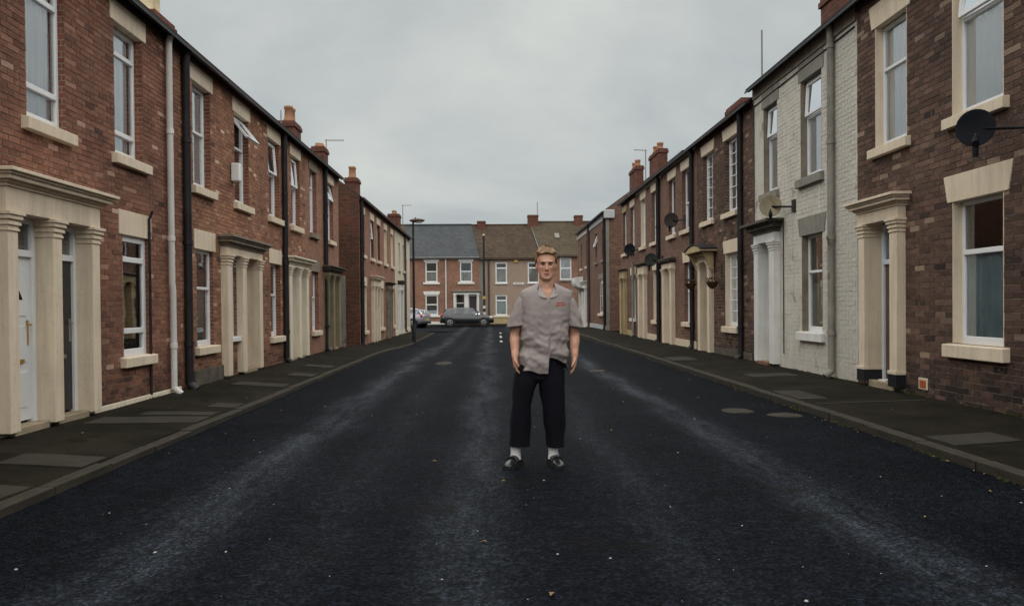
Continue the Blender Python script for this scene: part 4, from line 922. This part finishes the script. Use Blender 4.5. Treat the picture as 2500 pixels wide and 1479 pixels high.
def basket(label, x, y, z):
    rt = empty('hanging_basket', (x, y, z), 0, label, 'hanging basket', 'hanging baskets by the hooded door')
    b = MB(); n = 12; b.loft([[(r * cos(2 * pi * i / n), r * sin(2 * pi * i / n), q) for i in range(n)] for r, q in ((.03, -.17), (.10, -.11), (.15, -.02), (.16, 0))]); b.build('bowl', 'leaf_dark', rt)
    b = MB()
    for k in range(110):
        a, e = RND.random() * 6.28, RND.uniform(-.5, 1.3); r = .17 * RND.uniform(.5, 1.1); c = Vector((r * cos(a) * cos(e), r * sin(a) * cos(e), r * sin(e) * .7 + .01)); d = Vector((RND.gauss(0, 1), RND.gauss(0, 1), RND.gauss(0, 1))).normalized(); q = d.orthogonal().normalized(); l = RND.uniform(.02, .045)
        b.add([c - q * l * .5, c + d * l, c + q * l * .5, c - d * l * .6], [(0, 1, 2, 3)])
    b.build('leaves', 'leaf_dark', rt)
    b = MB(); b.tube([(.0, 0, 0), (0, 0, .3), (XR - x, 0, .36)], .009, 6); b.tube([(XR - x - .01, 0, .18), (XR - x - .01, 0, .42)], .012, 6); b.build('hook', 'black_pipe', rt)
basket('hanging basket right of the hooded doorway, nearer the leaded window', 5.36, 19.2, 1.86); basket('hanging basket left of the hooded doorway, by the black downpipe', 5.36, 21.3, 1.88)

def aerial(label, x, y, z0, z1, rods=(), r=.014):
    rt = empty('aerial', (x, y, z0), 0, label, 'aerial'); b = MB(); b.tube([(0, 0, 0), (0, 0, z1 - z0)], r, 6); b.build('mast', 'grey_pipe', rt)
    if rods:
        b = MB(); ln, n, d = rods; dv = Vector(d).normalized(); sd_ = dv.cross(Vector((0, 0, 1)))
        b.tube([Vector((0, 0, z1 - z0 - .03)) - dv * .05, Vector((0, 0, z1 - z0 - .03)) + dv * ln], r * .7, 6)
        for i in range(n): p = Vector((0, 0, z1 - z0 - .03)) + dv * ln * (i + .5) / n; b.tube([p - sd_ * .16, p + sd_ * .16], .006, 5)
        b.build('aerial_rods', 'grey_pipe', rt)
aerial('thin bare rod mast at the far eaves of the white painted house', 5.95, 17.3, 5.7, 7.28, r=.02)
aerial('television aerial with its boom pointing right, on the chimney by the left side lane', -5.1, 25.0, 5.9, 6.55, (.55, 6, (1, 0, 0)))
aerial('short rod on the roof beside the two orange pots of the left row', -5.32, 20.5, 5.5, 6.35)
aerial('thin tall mast behind the chimney of the pebbledashed house', 4.0, 68.2, 8.0, 10.2, r=.03)
aerial('curled aerial beside the far chimney of the right row', 6.3, 32.2, 5.8, 7.6, (.5, 4, (-1, -.2, 0)), r=.02)
aerial('small aerial by the chimney over the cream corner house', -4.9, 44.6, 5.6, 7.0, (.5, 4, (1, 0, 0)), r=.02)

# street lamp by the left kerb
rt = empty('street_lamp', (-3.3, 34, zpl(-3.5, 34)), 0, 'tall black street lamp on the left pavement with a maroon oval head', 'street lamp')
b = MB(); b.tube([(0, 0, -.1), (0, 0, .72), (0, 0, .76)], [.085, .085, .06], 14); b.build('base', 'post', rt)
b = MB(); b.tube([(0, 0, .7), (0, 0, 3), (0, 0, 5.1)], [.058, .05, .042], 12); b.tube([(0, 0, 5.05), (.02, 0, 5.12), (.14, 0, 5.15)], .03, 8); b.build('post', 'post', rt)
b = MB(); b.ball((.17, 0, 5.16), (.33, .14, .085), 18, 10); b.build('lamp_head', 'lamp_brown', rt)
b = MB(); b.ball((.22, 0, 5.10), (.2, .10, .05), 14, 8); b.build('lens', 'blind', rt); b = MB(); b.tube([(.1, 0, 5.23), (.1, 0, 5.29)], .03, 8); b.build('photocell', 'lamp_brown', rt)
# banded pole in front of the end terrace
rt = empty('banded_pole', (-.57, 63.2, -.11), 0, 'tall dark pole with pale bands near its foot before the end terrace', 'pole')
b = MB(); b.tube([(0, 0, -.1), (0, 0, 7.0)], [.095, .075], 12); b.build('pole', 'post', rt); b = MB(); b.ball((0, 0, 7.05), .1, 10, 6); b.build('cap', 'pot_cream', rt)
for z0, mt in ((1.25, 'band_white'), (.75, 'band_white'), (2.0, 'band_yellow'), (1.65, 'lamp_brown')): b = MB(); b.tube([(0, 0, z0), (0, 0, z0 + .22)], .105, 12); b.build('band', mt, rt)
# street name plate: too far off to read
rt = empty('street_sign', (2.2, 64.25, 3.12), 0, 'small white street name plate on the pebbledashed wall', 'sign')
b = MB(); b.box(-.42, .42, -.03, .0, -.09, .09); b.build('plate', 'sign_white', rt, .005)
b = MB(); x = -.34
while x < .33:
    ww = RND.uniform(.03, .06); b.box(x, x + ww, -.034, -.029, -.035, .035); x += ww + RND.uniform(.015, .03)
b.build('lettering', 'stone_dark', rt)

# ------------------------------------------------------------------ cars
def make_car(label, paint, loc, rz, L=4.1, H=1.45):
    rt = empty('parked_car', loc, rz, label, 'car', 'cars parked in the cross street')
    st = [(-L / 2, .62, .42, .80, .86), (-L / 2 + .06, .74, .32, .90, .96), (-L / 2 + .35, .83, .24, .94, 1.0), (-1.25, .86, .2, .93, .99), (-.4, .87, .19, .91, .96), (.4, .87, .19, .89, .94), (.95, .86, .2, .87, .93),
          (1.35, .84, .22, .82, .90), (L / 2 - .35, .80, .24, .72, .80), (L / 2 - .1, .68, .3, .60, .68), (L / 2, .52, .36, .52, .56)]
    b = MB(); rings = []
    for x, hw, z0, z1, z2 in st:
        half = [(hw * .86, z0), (hw * .98, z0 + .12), (hw, (z0 + z1) / 2), (hw * .97, z1), (hw * .86, z2), (hw * .4, z2 + .02)]
        rings.append([(x, y, z) for y, z in half] + [(x, -y, z) for y, z in half[::-1]])
    b.loft(rings[::-1]); bo = b.build('body', paint, rt)
    gst = [(-L / 2 + .12, .70, .97, .62, 1.02), (-L / 2 + .42, .76, .97, .60, H - .10), (-.9, .79, .96, .62, H), (-.1, .80, .94, .63, H + .005), (.45, .80, .93, .61, H - .06), (1.02, .78, .915, .60, 1.06), (1.25, .76, .90, .6, .915)]
    g = MB(); rf = MB(); rg = [[(x, -hb, zb_), (x, -ht, zt - .05), (x, -ht + .09, zt), (x, ht - .09, zt), (x, ht, zt - .05), (x, hb, zb_)] for x, hb, zb_, ht, zt in gst]
    g.loft([r[0:2] for r in rg], False, False, 0, False); g.loft([r[4:6] for r in rg], False, False, 0, False)
    g.loft([r[1:5] for r in rg[4:]], False, False, 0, False); g.loft([r[1:5] for r in rg[:2]], False, False, 0, False); g.build('window_glass', 'car_glass', rt)
    rf.loft([[(p[0], p[1], p[2] + .008) for p in r[1:5]] for r in rg[1:5]], False, False, 0, True); rf.build('roof', paint, rt)
    p = MB()
    for sy in (-1, 1):
        for i in (1, 2, 4):
            x, hb, zb_, ht, zt = gst[i]; p.tube([(x + (.0 if i != 2 else .25), sy * (hb + .004), zb_), (x + (.0 if i != 2 else .22), sy * (ht + .006), zt - .03)], .035, 6)
        p.tube([(1.22, sy * .765, .9), (.45, sy * .615, H - .07)], .03, 6); p.tube([(-L / 2 + .14, sy * .70, .98), (-L / 2 + .42, sy * .60, H - .12)], .05, 6)
    p.build('pillar', paint, rt)
    inn = MB(); inn.box(-1.4, .9, -.62, .62, .5, .93); 
    for x in (-.7, .25): inn.box(x - .08, x + .08, -.55, -.1, .9, 1.22); inn.box(x - .08, x + .08, .1, .55, .9, 1.22)
    inn.build('seats', 'car_black', rt)
    for x in (-1.28, 1.24):
        for sy in (-1, 1):
            a = MB(); n = 20; ar = MB()
            ar.loft([[(x + .39 * cos(2 * pi * i / n), sy * q, .32 + .37 * sin(2 * pi * i / n)) for i in range(n)] for q in (.6, .872)]); ar.build('wheel_arch', 'car_black', rt)
            a.loft([[(x + r * cos(2 * pi * i / n), sy * q, .305 + r * sin(2 * pi * i / n)) for i in range(n)] for r, q in ((.27, .68), (.305, .70), (.305, .86), (.285, .885), (.22, .885))]); wh = a.build('wheel', 'tyre', rt)
            a = MB(); a.loft([[(x + r * cos(2 * pi * i / n), sy * q, .305 + r * sin(2 * pi * i / n)) for i in range(n)] for r, q in ((.215, .88), (.21, .892), (.17, .88))])
            for k in range(5): t_ = 2 * pi * k / 5; a.tube([(x + .03 * cos(t_), sy * .89, .305 + .03 * sin(t_)), (x + .19 * cos(t_), sy * .888, .305 + .19 * sin(t_))], .026, 5)
            a.build('rim', 'rim', wh)
    for sy in (-1, 1):
        a = MB(); a.ball((L / 2 - .22, sy * .66, .70), (.17, .10, .075), 12, 8); a.build('headlight', 'lamp_clear', rt)
        a = MB(); a.ball((-L / 2 + .12, sy * .68, .86), (.10, .12, .16), 12, 8); a.build('tail_light', 'lamp_red', rt)
        a = MB(); a.ball((.78, sy * .93, .98), (.07, .09, .06), 10, 6); a.build('mirror', paint, rt)
    a = MB(); a.box(-L / 2 - .02, -L / 2 + .2, -.72, .72, .28, .46); a.box(L / 2 - .16, L / 2 + .01, -.6, .6, .26, .40); a.box(-1.0, .95, -.855, .855, .17, .24); a.build('bumper', 'car_black', rt, .03)
    a = MB(); a.box(-L / 2 - .028, -L / 2 - .015, -.26, .26, .55, .66); a.build('number_plate', 'band_yellow', rt)
    return rt
make_car('dark grey hatchback parked side on before the slate roofed house', 'paint_grey', (-1.85, 60.3, -.205), radians(1.5), 4.0, 1.43)
make_car('pale car with dark bumper half hidden behind the street lamp', 'paint_white', (-6.55, 58.3, -.2), radians(160), 4.0, 1.43)
make_car('dark red car almost wholly hidden behind the standing man', 'paint_red', (2.62, 60.0, -.205), radians(78), 3.9, 1.42)

# ------------------------------------------------------------------ the man
PX, PY = .34, 6.55
man = None
def capsule(b, pts, n=14):
    """pts: (x, y, z, rx, ry) rings along a limb, with rounded ends"""
    rings = []
    P = [Vector(p[:3]) for p in pts]
    for k, p in enumerate(pts):
        d = (P[min(k + 1, len(P) - 1)] - P[max(k - 1, 0)]).normalized(); a = Vector((1, 0, 0)); a = (a - d * a.dot(d)).normalized(); c = d.cross(a)
        if k == 0:
            for q in (.92, .6, .25): r = sqrt(1 - q * q); rings.append([P[0] - d * min(p[3], p[4]) * q + (a * p[3] * cos(2 * pi * i / n) + c * p[4] * sin(2 * pi * i / n)) * r for i in range(n)])
        rings.append([P[k] + a * p[3] * cos(2 * pi * i / n) + c * p[4] * sin(2 * pi * i / n) for i in range(n)])
        if k == len(pts) - 1:
            for q in (.25, .6, .92): r = sqrt(1 - q * q); rings.append([P[k] + d * min(p[3], p[4]) * q + (a * p[3] * cos(2 * pi * i / n) + c * p[4] * sin(2 * pi * i / n)) * r for i in range(n)])
    b.loft(rings)
b = MB()
HX, HY, HZ = .112, -.005, 1.650
HEAD = [(-.128, .020, -.058, -.012), (-.122, .031, -.078, .02), (-.110, .044, -.0855, .042), (-.092, .0535, -.0845, .058), (-.070, .060, -.084, .07), (-.045, .0625, -.0845, .084), (-.020, .067, -.083, .094), (.004, .0695, -.0795, .100),
        (.026, .071, -.0845, .105), (.055, .0725, -.080, .106), (.085, .070, -.066, .099), (.108, .058, -.042, .083), (.124, .036, -.012, .056), (.132, .010, .014, .032)]
rings = []
for k in range(53):
    zz_ = lerp(-.128, .132, k / 52)
    for p, q in zip(HEAD, HEAD[1:]):
        if zz_ <= q[0] + 1e-9: t = (zz_ - p[0]) / (q[0] - p[0]); hw, f_, bk_ = (lerp(p[i], q[i], t) for i in (1, 2, 3)); break
    yc = HY + lerp(f_, bk_, .52); ring = []
    for i in range(40):
        a = 2 * pi * i / 40; ca, sa = cos(a), sin(a); e_ = 2 / 2.35
        ring.append((HX + hw * 1.06 * math.copysign(abs(ca) ** e_, ca), yc + (HY + bk_ - yc if sa > 0 else yc - HY - f_) * math.copysign(abs(sa) ** e_, sa), HZ + zz_))
    rings.append(ring)
b.loft(rings)
for sx in (-1, 1): b.ball((HX + sx * .0775, HY + .018, HZ - .014), (.010, .021, .030), 14, 10)   # ear
capsule(b, [(HX, HY - .079, HZ + .008, .009, .009), (HX, HY - .091, HZ - .022, .0105, .012), (HX, HY - .096, HZ - .040, .0145, .013)], 12)  # nose
b.ball((HX, HY - .066, HZ + .024), (.055, .024, .012), 16, 8)            # brow ridge
capsule(b, [(HX, .02, 1.60, .058, .060), (HX + .0, .02, 1.52, .060, .061), (HX - .002, .018, 1.44, .070, .066)])
capsule(b, [(.10, .01, 1.40, .16, .075), (.105, 0, 1.30, .165, .105), (.10, 0, 1.15, .150, .10), (.075, 0, 1.0, .145, .10), (.05, .0, .90, .155, .105)], 20)
for sx, sh, el, wr in ((-1, (-.056, .01, 1.37), (-.148, .035, 1.09), (-.152, -.07, .905)), (1, (.266, .01, 1.37), (.345, .04, 1.085), (.335, -.055, .90))):
    e2 = Vector(el); w2 = Vector(wr); f1 = e2.lerp(w2, .28)
    capsule(b, [(*sh, .050, .056), (*Vector(sh).lerp(e2, .5), .050, .052), (*el, .041, .044), (*f1, .045, .043), (*e2.lerp(w2, .7), .034, .032), (*wr, .028, .024)])
for hp, kn, an in (((-.035, .01, .86), (-.105, -.015, .48), (-.152, .03, .11)), ((.135, .01, .86), (.160, -.015, .48), (.168, .03, .11))):
    k2, a2 = Vector(kn), Vector(an); capsule(b, [(*hp, .085, .09), (*Vector(hp).lerp(k2, .5), .072, .078), (*kn, .052, .056), (*k2.lerp(a2, .3), .050, .056), (*a2, .036, .040)])
# hands: palm, four fingers, thumb
def hand(wr, side, spread, curl, down):
    w_ = Vector(wr); ax = Vector(down).normalized(); out_ = Vector((side, 0, 0)); fw = Vector((0, -1, 0)); fw = (fw - ax * fw.dot(ax)).normalized(); sdw = ax.cross(fw)  # palm is seen nearly edge on, knuckles forward
    pc = w_ + ax * .055
    capsule(b, [(*(w_ + ax * .012), .024, .026), (*(w_ + ax * .05), .022, .038), (*(w_ + ax * .082), .019, .040)], 12)
    inn = Vector((-side, 0, 0))
    for i, ln in enumerate((.070, .078, .074, .058)):
        o = w_ + ax * (.088 - .004 * abs(i - 1)) + fw * (.030 - .020 * i); d = ax.copy(); pts = [o - ax * .02]; p = o
        for s_, q in enumerate((.45, .32, .23)):
            d = (d + inn * curl * (s_ + .4) * .6 + fw * spread * (1.5 - i) * .05).normalized(); pts.append(p); p = p + d * ln * q
        pts.append(p); capsule(b, [(*q, r, r) for q, r in zip(pts, (.0092, .0095, .0086, .0074))], 10)
    o = w_ + ax * .03 + fw * .030; pts = [w_ + ax * .018 + fw * .012, o, o + (ax * .7 + fw * .55 + inn * .25).normalized() * .034, o + (ax * .7 + fw * .5 + inn * .25).normalized() * .034 + (ax * .92 + fw * .1 + inn * .4).normalized() * .03]
    capsule(b, [(*q, r, r) for q, r in zip(pts, (.014, .013, .0105, .0088))], 10)
hand((-.152, -.07, .905), -1, .3, .95, (.06, -.12, -1)); hand((.335, -.055, .90), 1, .5, .70, (-.10, -.10, -1))
man = b.build('person', ['skin', 'lip']); man.location = (PX, PY, zroad(PX, PY) + .0)
tag(man, 'young man in mauve grey short sleeved shirt and black trousers standing in the road', 'person')
rm = man.modifiers.new('r', 'REMESH'); rm.mode = 'VOXEL'; rm.voxel_size = .0048; sm = man.modifiers.new('s', 'SMOOTH'); sm.factor = .5; sm.iterations = 5
finish(man)
me = man.data; nv = len(me.vertices); co = np.empty(nv * 3); me.vertices.foreach_get('co', co); co = co.reshape(-1, 3)
def gauss(px, pz, sx, sz, front=-.03):
    d = np.exp(-((co[:, 0] - px) / sx) ** 2 - ((co[:, 2] - pz) / sz) ** 2); d[co[:, 1] > HY + front] = 0; return d
# eye sockets, mouth, lips, nostril line
for sx in (-1, 1): co[:, 1] += .010 * gauss(HX + sx * .030, HZ + .000, .017, .0095)
co[:, 1] += .006 * gauss(HX, HZ - .0785, .020, .0035); co[:, 1] -= .005 * gauss(HX, HZ - .072, .018, .005); co[:, 1] -= .005 * gauss(HX, HZ - .086, .016, .0055); co[:, 1] += .004 * gauss(HX, HZ - .100, .02, .005)
for sx in (-1, 1): co[:, 1] += .004 * gauss(HX + sx * .040, HZ - .058, .014, .02); co[:, 1] -= .004 * gauss(HX + sx * .042, HZ - .026, .016, .012)
me.vertices.foreach_set('co', co.ravel()); me.update()
cen = np.empty(len(me.polygons) * 3); me.polygons.foreach_get('center', cen); cen = cen.reshape(-1, 3)
lipm = (((cen[:, 0] - HX) / .023) ** 2 + ((cen[:, 2] - (HZ - .079)) / .0115) ** 2 < 1) & (cen[:, 1] < HY - .05)
me.polygons.foreach_set('material_index', lipm.astype(int))
# eyes and brows
for sx in (-1, 1):
    e = MB(); e.ball((HX + sx * .031, HY - .0665, HZ - .001), (.0105, .010, .0046), 14, 10); eo = e.build('eye', 'eye_white', man)
    e = MB(); e.ball((HX + sx * .031, HY - .0752, HZ - .001), (.0052, .004, .0052), 12, 8); e.build('iris', 'iris', eo)
    e = MB(); e.tube([(HX + sx * q, y, HZ + z) for q, y, z in ((.013, HY - .0905, .0155), (.024, HY - .0885, .0185), (.036, HY - .083, .0195), (.048, HY - .071, .0155))], [.003, .0042, .004, .002], 8); e.build('eyebrow', 'brow', man)
# hair
b = MB(); n, mrow = 44, 16; rings = []
for k in range(mrow + 1):
    ring = []
    for i in range(n):
        a = 2 * pi * i / n; fr = max(0, -sin(a)); sd_ = abs(cos(a)); e0 = lerp(-.12, .60, fr ** .8) if sin(a) < 0 else lerp(-.12, -.5, sin(a))
        e = lerp(e0, pi / 2 - .02, k / mrow); g = 1.03 + .12 * noise.noise((cos(a) * 2.4, sin(a) * 2.4, e * 2.2)) + .05 * noise.noise((cos(a) * 8, sin(a) * 8, e * 7))
        q = (1.20 if sin(a) < -.3 and e > .5 else 1.06) * g; thick = .004 if k == 0 else 0
        ring.append((HX + .084 * (q if e > .4 else 1.04 * g) * cos(e) * cos(a) * (1.04 if e > .2 else 1.0), HY + .02 + .100 * q * cos(e) * sin(a) - (.010 if sin(a) < 0 and e > .5 else 0), HZ + .035 + .100 * (1.17 if sin(a) < .3 else 1.0) * g * sin(e) - thick))
    rings.append(ring)
b.loft(rings, True, True)
for k in range(2600):
    a = RND.random() * 2 * pi; e = RND.uniform(lerp(.0, .66, max(0, -sin(a)) ** .8), 1.5) if sin(a) < 0 else RND.uniform(-.3, 1.5)
    o = Vector((HX + .090 * cos(e) * cos(a), HY + .02 + .113 * cos(e) * sin(a), HZ + .035 + .121 * sin(e))); nrm = Vector((cos(e) * cos(a), cos(e) * sin(a), sin(e)))
    d = (nrm * RND.uniform(.3, .8) + Vector((RND.gauss(.25, .3), RND.gauss(-.15 if sin(a) < 0 else .3, .3), RND.uniform(.1, .6) if e > .3 else -.8))).normalized(); l = RND.uniform(.014, .032) * (1 if e > .4 else .5); q = nrm.cross(d).normalized() * RND.uniform(.0012, .0024)
    o = o - nrm * .008; p1 = o + d * l * .6; p2 = o + d * l + nrm * -.003
    b.add([o - q, o + q, p1 + q * .7, p1 - q * .7, p2], [(0, 1, 2, 3), (3, 2, 4)])
b.build('hair', 'hair', man)
# shirt: body of the shirt with an open lower front, sleeves, collar
def prof(tab, z):
    if z <= tab[0][0]: return tab[0][1:]
    for p, q in zip(tab, tab[1:]):
        if z <= q[0]: t = (z - p[0]) / (q[0] - p[0]); t = t * t * (3 - 2 * t) if False else t; return tuple(lerp(p[i], q[i], t) for i in range(1, len(p)))
    return tab[-1][1:]
TAB = [(.74, .088, .215, .158), (.85, .088, .212, .156), (.95, .092, .205, .150), (1.10, .100, .196, .145), (1.25, .105, .205, .145), (1.34, .106, .216, .138), (1.392, .107, .219, .128), (1.428, .107, .209, .118), (1.450, .108, .186, .108), (1.470, .110, .142, .096), (1.488, .111, .102, .084), (1.505, .112, .070, .072)]
def shirt_pt(a, z):
    cx, hw, ry = prof(TAB, z); ca, sa = cos(a), sin(a); p = 2 / 2.5
    x = cx + hw * math.copysign(abs(ca) ** p, ca); y = .005 + ry * math.copysign(abs(sa) ** p, sa)
    f = max(0, -sa)
    # folds: drag lines from the chest to the hips, creases round the waist, flutter at the hem
    d = .012 * noise.noise((x * 10, z * 3.2, 1.3)) + .0045 * noise.noise((x * 6 + z * 9, z * 15 - x * 8, 4.1)) + .0045 * noise.noise((x * 22 - z * 14, z * 26 + x * 12, 8))
    w_ = sstep(1.34, 1.02, z); d *= .45 + 2.1 * w_
    d += .013 * w_ * sin((z - .95) * 38 + (x - .1) * 16 + 1.6 * noise.noise((x * 7, z * 5, 2))) * exp(-((z - .93) / .12) ** 2)
    d += .012 * sstep(1.0, .78, z) * sin(a * 7 + .8 + 5 * z)
    n_ = Vector((ca / hw, sa / ry, 0)).normalized(); return Vector((x + n_.x * d, y + n_.y * d, z))
b = MB(); n, mrow = 140, 84; rings = []
fc = -pi / 2
for k in range(mrow + 1):
    ring = []
    for i in range(n):
        a = fc + 2 * pi * (i + .5) / n; da = (a - fc + pi) % (2 * pi) - pi; aa = abs(da)
        ztop = 1.498 - .118 * exp(-(aa / .36) ** 2)
        if da < 0.10: zlow = .785 - .012 * exp(-((da + .1) / .3) ** 2) + .008 * sin(a * 5)                           # wearer's right front hangs low
        else: zlow = lerp(.895, .845, sstep(.10, 1.05, da)) if da < 1.05 else lerp(.845, .79, sstep(1.05, 1.5, da))    # wearer's left front is pulled back
        z = lerp(zlow, ztop, (k / mrow) ** .95); v = shirt_pt(a, z)
        if -.0 < da < .10: v.y -= .005                                   # button placket
        ring.append(v)
    rings.append(ring)
b.loft(rings, True, False)
sh = b.build('shirt', 'shirt', man); so_ = sh.modifiers.new('t', 'SOLIDIFY'); so_.thickness = .003; so_.offset = -1
for sx, top, lowp, hw in ((-1, (-.054, .008, 1.438), (-.124, .016, 1.152), .086), (1, (.266, .008, 1.438), (.340, .018, 1.142), .074)):
    b = MB(); rings = []; T, Lw = Vector(top), Vector(lowp); nn = 48
    for k in range(31):
        t = k / 30; c = T.lerp(Lw, t); c.x += sx * .010 * sin(pi * t); dm = sqrt(max(.0005, 1 - (1 - min(1, t / .30)) ** 2)); r1 = lerp(.062, hw, sstep(.2, 1, t)) * dm; r2 = lerp(.074, hw, t) * dm; ring = []
        for i in range(nn):
            a = 2 * pi * i / nn; d = .006 * noise.noise((cos(a) * 1.5 + sx * 4, sin(a) * 1.5, t * 4)) + .004 * noise.noise((cos(a) * 4, sin(a) * 4 + sx, t * 8)); d *= .5 + t
            ring.append((c.x + (r1 + d) * cos(a), c.y + (r2 + d) * sin(a), c.z - sx * .030 * cos(a) * (1 - .6 * t) * dm))
        rings.append(ring)
    b.loft(rings, True, False); o = b.build('sleeve', 'shirt', sh); q = o.modifiers.new('t', 'SOLIDIFY'); q.thickness = .004
for sx in (-1, 1):
    X = lambda q: .118 + sx * q; b = MB()
    inn = [(X(.064), .045, 1.512), (X(.067), .0, 1.506), (X(.055), -.055, 1.478), (X(.030), -.098, 1.420), (X(.003), -.128, 1.378)]
    midl = [(X(.080), .055, 1.496), (X(.086), .0, 1.490), (X(.080), -.068, 1.464), (X(.062), -.116, 1.412), (X(.012), -.139, 1.376)]
    outr = [(X(.096), .062, 1.462), (X(.112), .0, 1.450), (X(.116), -.072, 1.432), (X(.098), -.118, 1.398), (X(.020), -.143, 1.375)]
    b.loft([inn, midl, outr], False, False); o = b.build('collar', 'shirt', sh); q = o.modifiers.new('t', 'SOLIDIFY'); q.thickness = .005; q.offset = 0
    q = o.modifiers.new('u', 'SUBSURF'); q.levels = 2; q.render_levels = 2
b = MB(); b.loft([[(.112 + r * cos(a), .018 + r * 1.02 * sin(a), z) for a in lin(-.25, pi + .25, 20)] for r, z in ((.068, 1.455), (.064, 1.50), (.070, 1.505), (.088, 1.455))], False, False); b.build('collar', 'shirt', sh)
for z in (1.345, 1.245, 1.145, 1.045, .955):
    b = MB(); p = shirt_pt(fc + .05, z); b.tube([(p.x, p.y - .004, p.z), (p.x, p.y - .009, p.z)], .0055, 10); b.build('button', 'button', sh)
b = MB()   # red embroidery on the chest: two short uneven rows
for row, (za, hh) in enumerate(((1.338, .012), (1.318, .013))):
    x = .188 if row == 0 else .182
    while x < .252:
        ww = RND.uniform(.006, .013); a = fc + math.asin(min(1, (x + ww / 2 - .106) / .2)) * .92; p = shirt_pt(a, za); yy = p.y - .004
        b.box(x, x + ww, yy - .003, yy + .003, za - hh / 2 + RND.uniform(-.001, .001), za + hh / 2); x += ww + .002
b.build('emblem', 'logo', sh)
# trousers
b = MB(); nn = 40
def leg_rings(tab):
    rr = []
    for k in range(41):
        z = lerp(tab[0][0], tab[-1][0], k / 40); x0, x1, ry, cy = prof(tab, z); cx, hw = (x0 + x1) / 2, (x1 - x0) / 2
        rr.append([(cx + (hw + .011 * noise.noise((cos(2 * pi * i / nn) * 2, sin(2 * pi * i / nn) * 2 + x0, z * 7))) * cos(2 * pi * i / nn), cy + (ry + .011 * noise.noise((cos(2 * pi * i / nn) * 2, sin(2 * pi * i / nn) * 2, z * 6 + 9))) * sin(2 * pi * i / nn), z) for i in range(nn)])
    return rr
b.loft(leg_rings([(.165, -.205, -.028, .105, .015), (.30, -.196, -.024, .10, .005), (.50, -.182, -.024, .10, -.01), (.62, -.175, .010, .112, -.005), (.70, -.170, .045, .122, 0), (.78, -.155, .055, .115, 0), (.90, -.08, .07, .10, 0)]))
b.loft(leg_rings([(.155, .108, .254, .10, .015), (.30, .092, .259, .10, .005), (.48, .068, .260, .10, -.01), (.60, .050, .262, .112, -.005), (.70, .040, .262, .122, 0), (.78, .045, .258, .115, 0), (.90, .06, .215, .10, 0)]))
b.loft(leg_rings([(.685, .0, .085, .075, 0), (.72, -.12, .21, .11, 0), (.80, -.13, .235, .112, 0), (.92, -.07, .21, .10, 0), (1.02, -.03, .2, .09, 0)]))
b.build('trousers', 'trouser', man)
# socks and shoes
for (ax, ay), (tx, ty) in (((-.150, .03), (-.235, -.185)), ((.163, .03), (.212, -.195))):
    b = MB(); b.loft([[(ax + r * cos(2 * pi * i / 20) + dx_, ay + r * 1.15 * sin(2 * pi * i / 20), z) for i in range(20)] for r, z, dx_ in ((.046, .05, 0), (.043, .09, 0), (.041, .115, 0), (.0425, .14, 0), (.043, .21, 0))]); b.build('sock', 'sock', man)
    A = Vector((ax, ay, 0)); d = Vector((tx - ax, ty - ay, 0)).normalized(); q = Vector((-d.y, d.x, 0)); b = MB(); rings = []; sole = []
    for s_, hw, zt in ((-.085, .018, .05), (-.078, .034, .082), (-.055, .042, .098), (-.01, .044, .102), (.03, .043, .098), (.07, .045, .082), (.11, .050, .066), (.15, .050, .056), (.185, .042, .047), (.205, .026, .038), (.212, .010, .03)):
        c = A + d * s_; rings.append([c + q * hw * cos(t) + Vector((0, 0, .022 + (zt - .022) * max(0, sin(t)) ** .75 if sin(t) >= 0 else .022 + .006 * sin(t))) for t in [2 * pi * i / 20 for i in range(20)]])
        sole.append([c + q * (hw + .005) * cos(t) + Vector((0, 0, .013 + .0125 * (1 if sin(t) >= 0 else -1))) for t in [2 * pi * (i + .5) / 20 for i in range(20)]])
    b.loft(rings); shoe = b.build('shoe', 'shoe', man); b = MB(); b.loft(sole, smooth=False); b.build('sole', 'tyre', shoe)
    b = MB(); c = A + d * .085; b.tube([c - q * .047 + Vector((0, 0, .05)), c - q * .03 + Vector((0, 0, .078)), c + Vector((0, 0, .086)), c + q * .03 + Vector((0, 0, .078)), c + q * .047 + Vector((0, 0, .05))], .008, 8); b.build('strap', 'shoe', shoe)
